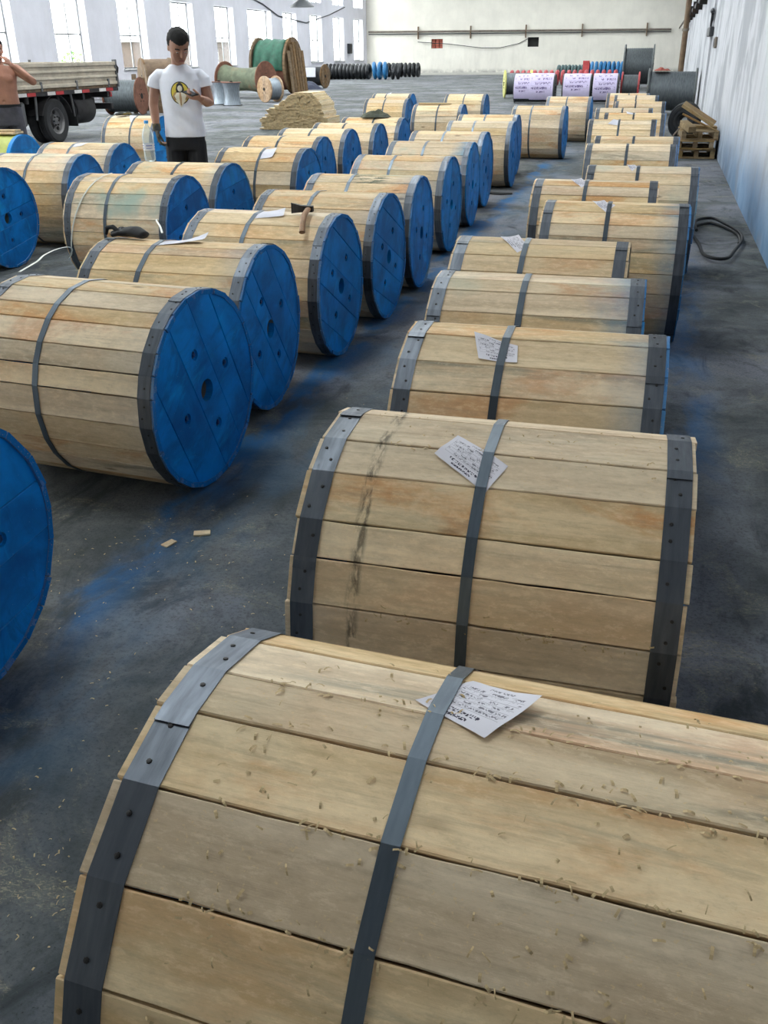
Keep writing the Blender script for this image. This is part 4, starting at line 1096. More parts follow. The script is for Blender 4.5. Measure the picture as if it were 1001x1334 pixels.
# ================================================================== REELS AND COILS AT THE BACK
def reel(label, loc, rz, D, Wd, body_r, flange_mat, body_mat, group=None, boards=True, upright=False, hub=True, waist=0.0, ft=.05, name='cable_reel', lie=True):
    """two round flanges, a wound body between, dark discs for the hub holes; axis along local X, standing on the floor"""
    t = thing(name, label, 'cable reel', loc, rz, group); Rr = D / 2
    for s in (-1, 1):
        fx = s * (Wd / 2 - ft / 2)
        if boards:
            cuts = [-Rr, -.62 * Rr, -.2 * Rr, .2 * Rr, .62 * Rr, Rr]
            for a, b in zip(cuts, cuts[1:]):
                g = .006 * D; n = 10; t0, t1 = math.asin(max(-1, (a + (g if a > -Rr else 0)) / Rr)), math.asin(min(1, (b - (g if b < Rr else 0)) / Rr)); poly = []
                for i in range(n + 1): q_ = t0 + (t1 - t0) * i / n; poly.append((Rr * math.sin(q_), Rr * math.cos(q_)))
                for i in range(n + 1): q_ = t1 + (t0 - t1) * i / n; poly.append((Rr * math.sin(q_), -Rr * math.cos(q_)))
                pp = []
                for p in poly:
                    if not pp or math.hypot(p[0] - pp[-1][0], p[1] - pp[-1][1]) > 1e-4: pp.append(p)
                if math.hypot(pp[0][0] - pp[-1][0], pp[0][1] - pp[-1][1]) < 1e-4: pp.pop()
                k = len(pp); vs = [(fx - ft / 2, y, Rr + z_) for y, z_ in pp] + [(fx + ft / 2, y, Rr + z_) for y, z_ in pp]
                MB().add(vs, [tuple(range(k)), tuple(k + i for i in range(k))] + [(i, (i + 1) % k, k + (i + 1) % k, k + i) for i in range(k)]).build('flange_board', flange_mat, t)
        else:
            MB().lathe([(.06 * D, -ft / 2), (Rr - .01, -ft / 2), (Rr, -ft / 2 + .01), (Rr, ft / 2 - .01), (Rr - .01, ft / 2), (.06 * D, ft / 2)], (fx, 0, Rr), (1, 0, 0), 40, closed=True).build('flange', flange_mat, t, True)
        if hub:
            MB().lathe([(.001, 0), (.075 * D, 0), (.075 * D, .012), (.001, .012)], (fx + s * ft / 2 + (0 if s > 0 else -.012), 0, Rr), (1, 0, 0), 4 if boards else 16).build('hub_hole_shade', 'hole_shade', t)  # solid dark disc on the face, shade of the hole put into colour
            for k in range(5):
                a = 2 * pi * k / 5 + .3; MB().lathe([(.016 * D, 0), (.012 * D, .014), (.001, .014)], (fx + s * ft / 2, .17 * D * math.cos(a), Rr + .17 * D * math.sin(a)), (s, 0, 0), 6).build('bolt', 'dark_iron', t)
    pr = []; n = 26; w = Wd / 2 - ft
    for i in range(n + 1):
        x = -w + 2 * w * i / n; r = body_r - waist * (1 - (x / w) ** 2) - .006 * D * (i % 2); pr.append((r, x))
    MB().lathe(pr, (0, 0, Rr), (1, 0, 0), 36).build('wound_wire', body_mat, t, True, 70)
    return t
# wooden reel facing the camera, the two zinc spools, the rusty reels, the tarp covered reel
reel('small pale wooden reel showing its round face and dark hub hole', (-13.2, 32.85, 0), math.radians(58), .84, .55, .36, 'reel_wood', 'galvanised_wire', waist=.02)
def spool(label, loc):
    t = thing('wire_spool', label, 'wire spool', loc, 0, 'zinc wire spools')
    MB().lathe([(.05, 0), (.33, 0), (.33, .02), (.05, .02)], n=32, closed=True).build('bottom_flange', 'dark_iron', t, True)
    pr = [(.30 - .05 * (1 - ((i - 12) / 12) ** 2) - .004 * (i % 2), .02 + .66 * i / 24) for i in range(25)]
    MB().lathe(pr, n=32).build('wound_wire', 'galvanised_wire', t, True, 70)
    MB().lathe([(.05, .68), (.33, .68), (.33, .70), (.05, .70)], n=32, closed=True).build('top_flange', 'rust', t, True)
    MB().lathe([(.05, .68), (.05, .74), (.035, .74), (.035, .68)], n=16, closed=True).build('hub', 'dark_iron', t, True)
spool('right-hand upright grey zinc wire spool behind the man in white', (-13.72, 30.7, 0))
spool('left-hand upright grey zinc wire spool, nearest the man in white', (-14.45, 31.35, 0))
reel('broad green and rust stained reel behind the two zinc spools', (-15.6, 36.3, 0), math.radians(-18), 1.28, 2.1, .52, 'rust', 'rust_green', boards=False, waist=.12)
t = reel('huge old reel under a green tarpaulin at the left windows', (-15.5, 39.4, 0), math.radians(-1), 2.12, 1.55, .9, 'old_wood', 'rust', ft=.09)
n = 30; m = MB(); vs = []; fs = []
for j in range(n):
    for i in range(14):
        u = i / 13; a = math.radians(40 + 150 * j / (n - 1)); r = .97 + .035 * math.sin(u * 19 + a * 2) + .03 * noise.noise(Vector((u * 4, a * 3, 2)))
        vs.append((-.66 + 1.30 * u, -(-r * math.cos(a)) if False else r * math.cos(a), 1.06 + r * math.sin(a)))
for j in range(n - 1):
    for i in range(13): fs.append((j * 14 + i, j * 14 + i + 1, (j + 1) * 14 + i + 1, (j + 1) * 14 + i))
o = place('tarpaulin', evaluated(m.add(vs, fs), [('SOLIDIFY', dict(thickness=.01, offset=0))], 'green_tarp', 'tarpaulin'), None, (-15.5, 39.4, 0), (0, 0, math.radians(-1)))
tag(o, 'dark green tarpaulin draped over the huge old reel', 'tarpaulin')
for k in range(6):
    o = MB().cbox(-.03, .03, -.12, .12, 0, 2.0 - .16 * abs(k - 2.3) + .07 * (k % 2), .01).build('leaning_board', 'old_wood')
    o.location = (-15.5 + 1.02, 39.4 - .80 + .31 * k, 0); o.rotation_euler = (0, -.10, 0)
    tag(o, '%s weathered board from the front leaning on the huge old reel' % ORD[k], 'board', 'weathered boards leaning on the huge old reel')
reel('dark reel with brown wooden ends beyond the huge old reel', (-16.3, 46.2, 0), math.radians(-8), 1.05, 1.3, .42, 'old_wood', 'black_wire')
o = MB().cbox(-.38, .38, -.01, .01, 0, .42, .004).build('white_notice', 'paper_white'); o.location = (-16.35, 45.62, .5); o.rotation_euler = (-.1, 0, -.14)
tag(o, 'white sheet leaning on the dark reel beyond the huge old reel', 'sheet')
o = place('bundled_sheet', evaluated(cloth_blob(8, .75, .45, .42), [('SOLIDIFY', dict(thickness=.01, offset=1))], 'navy_sheet', 'bundled_sheet'), None, (-16.1, 44.6, 0.002), (0, 0, .3))
tag(o, 'dark blue bundled sheet on the floor before the reel with brown ends', 'sheet')
t = thing('rust_red_barrel', 'rust red barrel half hidden behind the man in white', 'barrel', (-15.25, 31.2, 0))
MB().lathe([(.27, 0), (.29, .01), (.29, .2), (.3, .22), (.29, .24), (.29, .42), (.3, .44), (.29, .46), (.29, .62), (.27, .63), (.27, .615), (.001, .615)], n=28).build('shell', 'rust_red', t, True)
MB().lathe([(.03, .615), (.03, .635), (.001, .635)], (.15, 0, 0), n=10).build('bung', 'dark_iron', t)
# reels behind the truck
reel('dark grey wire reel under the tail of the truck', (-14.75, 25.6, 0), math.radians(6), .98, 1.0, .42, 'rust', 'wire_grey', boards=False, ft=.04)
t = reel('tall brown reel with frayed wrapping between truck and man in white', (-14.75, 27.6, 0), math.radians(40), 1.45, .9, .70, 'old_wood', 'brown_wrap')
for k in range(5):
    o = MB().cbox(-.07, .07, -.02, .02, 0, 1.05 - .1 * k % .3, .006).build('leaning_board', 'old_wood'); o.location = (-14.75 + .2 * k, 26.1 + .13 * k, 0); o.rotation_euler = (-.12, 0, .05 * k)
    tag(o, '%s rough board from the left leaning on the tall reel behind the truck' % ORD[k], 'board', 'rough boards leaning on the tall reel behind the truck')

def coil_mesh(mat, r, tube_r, seed):
    """wire coil: a ring bundle with separate turns showing, axis along X"""
    q = random.Random(seed); m = MB(); turns = 9
    for k in range(turns):
        a = 2 * pi * k / turns; rr = r - tube_r + tube_r * .72 * math.cos(a); x = tube_r * .55 * math.sin(a)
        m.tube([(x + .012 * noise.noise(Vector((k, 3 * math.cos(b), 3 * math.sin(b)))), rr * math.cos(b), rr * math.sin(b)) for b in [2 * pi * i / 26 for i in range(26)]], tube_r * .42, 6, True)
    return m.mesh('wire_coil', mat, True)
def coil_row(n, p0, p1, r, tr, mat, label, group, seed, tilt=.12, first_label=None):
    q = random.Random(seed); mes = [coil_mesh(mat, r, tr, seed + k) for k in range(2)]
    for k in range(n):
        f = k / max(1, n - 1); x = p0[0] + (p1[0] - p0[0]) * f; y = p0[1] + (p1[1] - p0[1]) * f
        o = place('wire_coil', mes[k % 2], None, (x, y + q.uniform(-.03, .03), r - .004), (q.uniform(0, 6), 0, 0))
        o.rotation_euler = (q.uniform(0, 6), q.uniform(-tilt, tilt) * .5, q.uniform(-tilt, tilt) + math.atan2(p1[1] - p0[1], p1[0] - p0[0]))
        tag(o, '%s %s' % (ORD[k], label), 'wire coil', group)
coil_row(12, (-20.7, 61.4), (-17.9, 61.2), .45, .115, 'black_wire', 'black coil from the left in the long row under the left windows', 'black coils in the front row', 1, .04)
coil_row(3, (-17.45, 61.0), (-16.75, 61.0), .50, .12, 'blue_wire', 'blue coil from the left at the end of the row of black coils', 'blue coils at the end of the black row', 2, .25)
coil_row(2, (-16.2, 60.9), (-15.88, 60.95), .46, .12, 'black_wire', 'tilted black coil from the left, right of the blue coils', 'black coils leaning beside the blue coils', 5, .3)
coil_row(9, (-18.2, 66.2), (-15.9, 66.2), .44, .11, 'black_wire', 'black coil from the left in the rear row before the far wall', 'black coils in the rear row', 3, .1)
coil_row(8, (-5.7, 58), (-4.4, 58), .40, .09, 'green_grey_wire', 'green grey coil from the left in the row before the far wall', 'green grey coils before the far wall', 4, .1)
coil_row(10, (-4.1, 58), (-2.0, 58), .48, .10, 'blue_wire', 'bright blue coil from the left in the row before the far wall', 'bright blue coils before the far wall', 6, .1)
coil_row(19, (-7.2, 50), (-2.2, 50), .34, .10, 'red_wire', 'dull red coil from the left in the row behind the labelled reels', 'dull red coils behind the labelled reels', 7, .06)
t = thing('red_marker_board', 'red board standing upright between the green grey and blue coils', 'board', (-4.15, 57.2, 0))
MB().cbox(-.18, .18, -.03, .03, 0, 1.0, .01).build('panel', 'red_paint', t); MB().box(-.25, .25, -.15, .15, 0, .05).build('foot', 'old_wood', t)
# reels wrapped with printed sheets
def sheet_on(label, x0, x1, y, z, Rr, a0, a1):
    m = MB(); m.uv = []; vs = []; fs = []; n = 12
    for j in range(n):
        a = math.radians(a0 + (a1 - a0) * j / (n - 1))
        for i in range(6):
            u = i / 5; r = Rr + .012 + .006 * noise.noise(Vector((u * 3 + x0, j * .5, 0))); vs.append((x0 + (x1 - x0) * u, y + r * math.cos(a), z + r * math.sin(a))); m.uv.append((u, 1 - j / (n - 1)))
    for j in range(n - 1):
        for i in range(5): fs.append((j * 6 + i, j * 6 + i + 1, (j + 1) * 6 + i + 1, (j + 1) * 6 + i))
    o = m.add(vs, fs).build('label_sheet', 'label_sheet', None, True, 80)
    tag(o, label, 'label sheet', 'printed lilac sheets on the grey reels')
LR = .43
reel('yellow-ended reel at the left of the grey reels', (-5.05, 36.6, 0), .25, .92, 1.0, .36, 'yellow_paint', 'wire_grey', 'reels along the right back', False)
reel('first grey reel with two overlapping lilac sheets', (-3.98, 33.0, 0), 0, .86, 1.32, .405, 'grey_reel_steel', 'wire_grey', 'reels along the right back', False, ft=.03)
reel('second grey reel with one lilac sheet, dark gap on its left', (-2.62, 33.0, 0), 0, .86, .92, .405, 'grey_reel_steel', 'wire_grey', 'reels along the right back', False, ft=.03)
reel('third grey reel with one lilac sheet beside the red flange', (-1.72, 33.0, 0), 0, .86, .80, .405, 'grey_reel_steel', 'wire_grey', 'reels along the right back', False, ft=.03)
reel('reel with red painted ends beside the lilac sheets', (-.98, 33.6, 0), 0, .90, .58, .36, 'red_paint', 'wire_grey', 'reels along the right back', False)
sheet_on('leftmost lilac sheet, half covered by its neighbour', -4.62, -4.05, 33.0, LR, LR, 98, 222)
sheet_on('second lilac sheet from the left, overlapping the first', -4.12, -3.36, 33.0, LR, LR + .012, 96, 226)
sheet_on('third lilac sheet from the left, alone between two dark gaps', -3.04, -2.2, 33.0, LR, LR, 96, 215)
sheet_on('rightmost lilac sheet, next to the red flange', -2.1, -1.36, 33.0, LR, LR, 98, 228)
reel('tall grey steel reel standing above the row of reels', (-1.08, 46, 0), 0, 1.74, 1.28, .72, 'grey_reel_steel', 'wire_grey', None, False, ft=.06)
reel('large dark grey reel against the right wall', (.26, 27.5, 0), 0, 1.10, 1.24, .47, 'grey_reel_steel', 'wire_grey', None, False, ft=.05)
o = place('crumpled_rag', evaluated(cloth_blob(21, .22, .16, .08), [('SOLIDIFY', dict(thickness=.008, offset=1))], 'rust_red', 'crumpled_rag'), None, (-.02, 27.4, 1.045), (0, 0, .2))
tag(o, 'rust coloured rag on top of the large dark grey reel', 'rag')
o = place('wire_coil', coil_mesh('black_rubber', .32, .12, 40), None, (.50, 19.8, .318), (0, .2, 1.1))
tag(o, 'black cable coil leaning by the right wall behind the pallets', 'wire coil')

# ================================================================== TRUCK
def truck():
    t = thing('flatbed_truck', 'old cream dropside truck parked at the left', 'truck', (-11.25, 19.28, 0))
    # local: x = 0 is the near side (towards +X), body runs to -x; y = 0 is the tail, cab at -y
    W_, L_ = 2.05, 4.55
    def side(x, s):
        p = thing_part('side_board', t)
        m = MB().cbox(x - .02, x + .02, -L_, -.03, .985, 1.42, .006); m.build('panel', 'truck_cream', p)
        for (z, h) in ((1.385, .035), (1.265, .022), (1.15, .022), (1.02, .03)):
            MB().cbox(x + s * .02 - .012, x + s * .02 + .022 * s + .004, -L_, -.03, z - h, z + h, .006).build('rib', 'truck_cream', p)
        for k in range(4):
            y = -.4 - 1.2 * k; MB().cbox(x + s * .04 - .012, x + s * .04 + .012, y - .03, y + .03, .94, 1.10, .004).build('hinge', 'truck_grey', p)
        MB().cbox(x - .03, x + s * .05 + .01, -.055, .0, .93, 1.46, .008).build('corner_post', 'truck_grey', p)
        MB().tube([(x + s * .05, -.03, 1.36), (x + s * .085, -.02, 1.30), (x + s * .06, -.02, 1.2)], .014, 6).build('latch', 'dark_iron', p)
    def thing_part(name, par):
        o = bpy.data.objects.new(name, None); COL.objects.link(o); o.parent = par; return o
    side(-.02, 1); side(-W_ + .02, -1)
    tg = MB().cbox(-W_ + .04, -.04, -.04, .0, .985, 1.42, .006)
    o = tg.build('tailgate', 'truck_cream', t)
    for z in (1.36, 1.2, 1.04): MB().cbox(-W_ + .06, -.06, 0, .022, z - .03, z + .03, .006).build('rib', 'truck_cream', o)
    MB().cbox(-W_ + .04, -.04, -L_, -L_ + .04, .985, 1.75, .006).build('headboard', 'truck_cream', t)
    MB().cbox(-W_, 0, -L_, 0, .93, .985, .006).build('load_floor', 'old_wood', t)
    rl = MB().cbox(-.05, .012, -L_, -.02, .86, .935, .006).build('side_rail', 'truck_dark', t)
    k = 0; y = -.25
    while y > -L_ + .3:
        if k % 3 != 2: MB().box(.012, .016, y - .26, y, .868, .928).build('reflector', 'reflector_red' if k % 3 == 0 else 'reflector_white', rl)
        y -= .28 if k % 3 != 2 else .36; k += 1
    for x in (-1.45, -.6): MB().cbox(x - .05, x + .05, -6.3, -.1, .56, .74, .01).build('chassis_rail', 'truck_dark', t)
    for y in (-.35, -1.3, -2.2, -3.2, -4.1): MB().cbox(-W_ + .05, -.05, y - .04, y + .04, .74, .93, .01).build('cross_member', 'truck_dark', t)
    MB().lathe([(.06, -.85), (.06, -.2), (.16, -.12), (.16, .12), (.06, .2), (.06, .85)], (-1.03, -2.36, .40), (1, 0, 0), 16).build('rear_axle', 'truck_dark', t, True)
    MB().cyl((-1.03, -2.36, .42), (-1.03, -5.6, .55), .05, 12).build('drive_shaft', 'truck_dark', t, True)
    for x in (-1.5, -.55):
        sp = MB()
        for k in range(4): sp.cbox(x - .04, x + .04, -2.36 - .6 + .08 * k, -2.36 + .6 - .08 * k, .52 - .016 * k, .533 - .016 * k, .003)
        sp.build('leaf_spring', 'dark_iron', t)
    def wheel(x, y, out):
        r = .405; w = .2
        prof = [(.24, -w / 2 + .01), (.30, -w / 2), (.36, -w / 2 + .004), (.392, -w / 2 + .03)]
        for k in range(5): prof += [(.405, -w / 2 + .042 + .026 * k), (.405, -w / 2 + .058 + .026 * k), (.396, -w / 2 + .060 + .026 * k), (.396, -w / 2 + .066 + .026 * k)]
        prof += [(.392, w / 2 - .03), (.36, w / 2 - .004), (.30, w / 2), (.24, w / 2 - .01)]
        ty = MB().lathe(prof, (x, y, r), (1, 0, 0), 40, closed=True).build('tyre', 'tyre_rubber', t, True, 25)
        s = out
        MB().lathe([(.245, -.09), (.25, .085), (.235, .09), (.215, .07), (.20, .03), (.11, .0), (.10, .05), (.06, .06), (.001, .06)], (x, y, r), (s, 0, 0), 32).build('rim', 'wheel_steel', ty, True, 30)
        for k in range(5):
            a = 2 * pi * k / 5 + .2; MB().lathe([(.036, 0), (.036, .012), (.001, .012)], (x + s * .018, y + .158 * math.cos(a), r + .158 * math.sin(a)), (s, 0, 0), 12).build('rim_hole_shade', 'hole_shade', ty)  # solid dark discs, shade of the rim openings put into colour
        for k in range(6):
            a = 2 * pi * k / 6; MB().lathe([(.014, 0), (.014, .03), (.001, .034)], (x + s * .05, y + .08 * math.cos(a), r + .08 * math.sin(a)), (s, 0, 0), 6).build('wheel_nut', 'dark_iron', ty)
    for (x, s) in ((-.13, 1), (-.36, -1), (-1.92, -1), (-1.69, 1)): wheel(x, -2.36, s)
    for (x, s) in ((-.14, 1), (-1.91, -1)): wheel(x, -5.75, s)
    for x in (-.245, -1.805):
        pr = []; vs = []; fs = []
        for k in range(13):
            a = math.radians(15 + 150 * k / 12); 
            for xx in (x - .24, x + .24):
                for rr in (.50, .51): vs.append((xx, -2.36 + rr * math.cos(a), .405 + rr * math.sin(a) * .92))
        for k in range(12):
            b = 4 * k; n = b + 4; fs += [(b, b + 2, n + 2, n), (b + 1, n + 1, n + 3, b + 3), (b, n, n + 1, b + 1), (b + 2, b + 3, n + 3, n + 2)]
        fs += [(0, 1, 3, 2), (48, 50, 51, 49)]
        MB().add(vs, fs).build('mudguard', 'truck_dark', t)
        MB().cbox(x - .24, x + .24, -1.73, -1.71, .27, .62, .004).build('mud_flap', 'black_rubber', t)
        for y in (-1.78, -2.95): MB().tube([(x + .2, y, .86), (x + .2, y + (.06 if y > -2 else -.06), .45)], .022, 6).build('mudguard_stay', 'truck_grey', t)
    MB().lathe([(.001, 0), (.26, .01), (.28, .04), (.28, .66), (.26, .69), (.001, .7)], (-.34, -1.55, .56), (0, 1, 0), 24).build('air_tank', 'truck_dark', t, True)
    MB().cbox(-.62, -.08, -4.1, -3.25, .36, .78, .03).build('fuel_tank', 'truck_grey', t)
    MB().cbox(-1.9, -.15, -.12, -.02, .50, .62, .01).build('rear_bumper', 'truck_dark', t)
    for x in (-.3, -1.75): MB().cbox(x - .12, x + .12, -.06, .02, .74, .84, .008).build('tail_lamp', 'reflector_red', t)
    sw = MB().lathe([(.24, -.09), (.38, -.09), (.40, -.05), (.40, .05), (.38, .09), (.24, .09)], (-1.03, -.95, .62), (0, 0, 1), 28, closed=True).build('spare_tyre', 'tyre_rubber', t, True)
    # cab
    cb = bmesh.new(); bmesh.ops.create_cube(cb, size=1)
    for v in cb.verts:
        v.co = Vector((-1.03 + v.co.x * 1.9, -5.55 + v.co.y * 1.75, 1.28 + v.co.z * 1.55))
        if v.co.z > 1.5 and v.co.y < -6: v.co.y += .32
    bmesh.ops.bevel(cb, geom=cb.edges[:], offset=.07, segments=2, affect='EDGES', profile=.6)
    c = MB().frombm(cb).build('cab', 'truck_cream', t, True, 35); cb.free()
    for x in (-.078, -1.982): MB().cbox(x - .006, x + .006, -5.95, -5.0, 1.35, 1.85, .004).build('side_window', 'hole_shade', c)
    o = MB().cbox(-1.85, -.2, -.004, .004, -.3, .3, .003).build('windscreen', 'hole_shade', c); o.location = (0, -6.285, 1.62); o.rotation_euler = (-.225, 0, 0)
    for x in (-.075, -1.985): MB().cbox(x - .012, x + .012, -5.2, -5.05, 1.2, 1.24, .003).build('door_handle', 'dark_iron', c)
    for x in (-.35, -1.7): MB().lathe([(.09, 0), (.09, .03), (.001, .05)], (x, -6.43, .85), (0, -1, 0), 16).build('head_lamp', 'box_white', c)
    MB().cbox(-1.98, -.08, -6.52, -6.40, .45, .65, .02).build('front_bumper', 'truck_grey', t)
truck()

# ================================================================== PEOPLE
def rings(m, rs, n=20, ex=2.3):
    """loft of horizontal rounded rings: (cx, cy, z, rx, ry_front, ry_back)"""
    vs = []; fs = []
    for (cx, cy, z, rx, rf, rb) in rs:
        for k in range(n):
            a = 2 * pi * k / n; c, s = math.cos(a), math.sin(a)
            px = math.copysign(abs(c) ** (2 / ex), c) * rx; py = math.copysign(abs(s) ** (2 / ex), s)
            vs.append((cx + px, cy + (py * rb if py > 0 else py * rf), z))
    for j in range(len(rs) - 1):
        for k in range(n): k2 = (k + 1) % n; fs.append((j * n + k, j * n + k2, (j + 1) * n + k2, (j + 1) * n + k))
    fs.append(tuple(range(n - 1, -1, -1))); fs.append(tuple((len(rs) - 1) * n + k for k in range(n)))
    return m.add(vs, fs)
def head(m, M):
    k = MB()
    rings(k, [(0, -.055, 0, .026, .020, .030), (0, -.045, .015, .045, .038, .05), (0, -.030, .04, .058, .058, .065), (0, -.018, .07, .070, .074, .075),
              (0, -.008, .10, .077, .086, .085), (0, 0, .13, .080, .096, .092), (0, .002, .16, .080, .099, .096), (0, .004, .19, .071, .090, .09), (0, .006, .215, .056, .07, .072), (0, .006, .232, .030, .038, .04)], 24, 2.1)
    k.tube([(0, -.093, .128), (0, -.104, .105), (0, -.116, .083), (0, -.098, .075)], [(.008, .008), (.010, .010), (.016, .012), (.012, .006)], 8)
    for s in (-1, 1):
        k.ball((s * .081, .012, .10), (.009, .020, .032), 10)
        k.ball((s * .034, -.082, .128), (.026, .012, .008), 8)
        k.ball((s * .052, -.055, .083), (.016, .018, .016), 8)
    k.ball((0, -.086, .046), (.026, .012, .006), 8); k.ball((0, -.083, .035), (.022, .012, .007), 8)
    k.ball((0, -.065, .012), (.02, .018, .014), 8)
    m.add([M @ Vector(v) for v in k.v], k.f)
def hair(M, cut=-.02):
    bm = bmesh.new(); bmesh.ops.create_icosphere(bm, subdivisions=4, radius=1)
    for v in bm.verts:
        d = v.co.copy(); p = Vector((d.x * .092, d.y * .112 + .010, d.z * .104 + .154))
        hl = .182 - .010 * math.cos(p.x * 40 + .6)
        if p.y > -.01: hl = .075 + .05 * max(0, .03 - p.y) / .04
        if p.z < hl:
            s = max(.72, 1 - (hl - p.z) * 14); c = Vector((0, .0, .13)); p = c + (p - c) * s
        p += d * .006 * noise.noise(d * 9) + Vector((0, -.004, .004)) * (1 if d.z > .5 else 0)
        v.co = M @ p
    m = MB().frombm(bm); bm.free(); return m
def hand(m, wrist, f, n, thumb, curl=(.35, .45, .35), r=.0085, spread=.0, scale=1.0, tcurl=.5):
    f = Vector(f).normalized(); n = Vector(n); n = (n - f * n.dot(f)).normalized(); s = f.cross(n).normalized()
    if s.dot(Vector(thumb)) < 0: s = -s
    w = Vector(wrist); S = scale
    m.tube([w - f * .03 * S, w + f * .01 * S, w + f * .045 * S, w + f * .088 * S], [(.023 * S, .019 * S), (.026 * S, .018 * S), (.040 * S, .016 * S), (.038 * S, .012 * S)], 12) if False else None
    # palm as a lofted slab aligned to s and n
    vs = []; fs = []; N = 12
    for (d, a, b) in ((-.03, .024, .019), (.01, .029, .018), (.05, .041, .016), (.088, .039, .012)):
        for k in range(N):
            q = 2 * pi * k / N; vs.append(w + f * d * S + s * a * S * math.cos(q) + n * b * S * math.sin(q))
    for j in range(3):
        for k in range(N): k2 = (k + 1) % N; fs.append((j * N + k, j * N + k2, (j + 1) * N + k2, (j + 1) * N + k))
    fs += [tuple(range(N - 1, -1, -1)), tuple(3 * N + k for k in range(N))]
    m.add(vs, fs)
    for i, (off, L) in enumerate(((.029, .070), (.010, .078), (-.010, .072), (-.028, .056))):
        p = w + (f * .080 + s * off) * S; d = (f + s * spread * off * 8).normalized(); pts = [p]; ang = 0
        for j, c in enumerate(curl):
            ang += c * (1 + .12 * i); dd = d * math.cos(ang) + n * math.sin(ang); p = p + dd * L * S * (.45, .32, .25)[j]; pts.append(p)
        m.tube(pts, [r * S, r * S, r * .95 * S, r * .8 * S], 8)
    p = w + (f * .02 + s * .028) * S; d = (f * .75 + s * .65 + n * .25).normalized(); pts = [p]
    p = p + d * .04 * S; pts.append(p); d2 = (f * .95 + s * .1 + n * tcurl).normalized(); p = p + d2 * .032 * S; pts.append(p); p = p + (f + n * tcurl * 1.2).normalized() * .022 * S; pts.append(p)
    m.tube(pts, [.013 * S, .0115 * S, .0105 * S, .008 * S], 8)
def bvh(me): return BVHTree.FromPolygons([v.co.copy() for v in me.vertices], [tuple(p.vertices) for p in me.polygons])

# ---- the man in the white shirt (local: faces -Y, feet at z = 0, his right hand at -X)
man = thing('person', 'man in white t-shirt with yellow chest print and black trousers looking down at a phone', 'person', (-3.965, 7.815, 0), math.radians(24))
HM = Matrix.Translation((.005, -.055, 1.505)) @ Euler((math.radians(28), 0, math.radians(18)), 'XYZ').to_matrix().to_4x4()
b = MB()
rings(b, [(0, 0, .86, .15, .10, .11), (0, 0, .95, .155, .105, .115), (0, 0, 1.08, .14, .10, .10), (0, 0, 1.22, .155, .11, .105), (0, 0, 1.33, .150, .10, .10), (0, .005, 1.39, .12, .075, .085), (0, .01, 1.44, .075, .055, .06)])
b.tube([(0, .015, 1.42), (.0, -.005, 1.49), (.003, -.03, 1.56)], [.062, .056, .056], 14)
head(b, HM)
RS, RE, RW = Vector((-.185, .005, 1.415)), Vector((-.245, .03, 1.165)), Vector((-.232, -.035, .965))
LS, LE, LW = Vector((.185, .005, 1.415)), Vector((.235, -.01, 1.165)), Vector((.165, -.225, 1.215))
b.tube([RS + Vector((.03, 0, -.06)), RS.lerp(RE, .5), RE, RE.lerp(RW, .3), RW], [.036, .047, .041, .041, .026], 12)
b.tube([LS + Vector((-.03, 0, -.06)), LS.lerp(LE, .5), LE, LE.lerp(LW, .3), LW], [.036, .047, .042, .041, .026], 12)
hand(b, RW, (.08, -.12, -1), (1, .1, 0), (0, -1, 0), (.45, .6, .5))
hand(b, LW, (-.78, -.45, .18), (-.2, .35, .95), (-.2, -1, .3), (.5, .75, .6), tcurl=.6)
for s in (-1, 1):
    fy = -.09 if s > 0 else .05
    b.tube([(s * .085, 0, .9), (s * .10, fy * .4, .5), (s * .105, fy, .09)], [.085, .058, .042], 12)
place('body', fused(b, .006, 'skin', 'body', 5), man)
for s in (-1, 1):
    fy = -.09 if s > 0 else .05
    k = MB(); k.tube([(s * .105, fy + .05, .035), (s * .105, fy - .04, .04), (s * .108, fy - .13, .028), (s * .108, fy - .165, .022)], [(.04, .034), (.045, .038), (.046, .026), (.03, .018)], 12)
    k.tube([(s * .105, fy, .04), (s * .105, fy, .10)], .045, 12)
    place('shoe', fused(k, .006, 'shoe_black', 'shoe', 4), man)
hair(HM).build('hair', 'hair_black', man, True, 80)
for s in (-1, 1):
    e = MB().ball((0, 0, 0), (.0115, .008, .0032), 10); e.v = [HM @ (Vector(v) + Vector((s * .033, -.0865, .108))) for v in e.v]
    eo = e.build('eye', 'eye_white', man, True)
    e = MB().ball((0, 0, 0), (.0055, .003, .0034), 8); e.v = [HM @ (Vector(v) + Vector((s * .033, -.0925, .1075))) for v in e.v]; e.build('iris', 'hair_black', eo, True)
    e = MB().tube([(s * .018, -.0985, .134), (s * .035, -.096, .139), (s * .052, -.083, .134)], .0042, 6); e.v = [HM @ Vector(v) for v in e.v]; e.build('eyebrow', 'hair_black', man, True)
e = MB().tube([(-.022, -.096, .041), (0, -.101, .0415), (.022, -.096, .041)], [(.003, .004), (.005, .007), (.003, .004)], 6); e.v = [HM @ Vector(v) for v in e.v]; e.build('lips', 'lip', man, True)
# trousers
k = MB()
rings(k, [(0, 0, .80, .165, .115, .12), (0, 0, .88, .17, .12, .125), (0, 0, .95, .165, .115, .12), (0, 0, 1.0, .155, .11, .115)])
for s in (-1, 1):
    fy = -.09 if s > 0 else .05
    k.tube([(s * .085, 0, .86), (s * .092, fy * .2, .68), (s * .10, fy * .45, .5), (s * .104, fy * .8, .25), (s * .105, fy, .06)], [.092, .088, .074, .066, .062], 14)
place('trousers', fused(k, .007, 'black_cloth', 'trousers', 5), man)
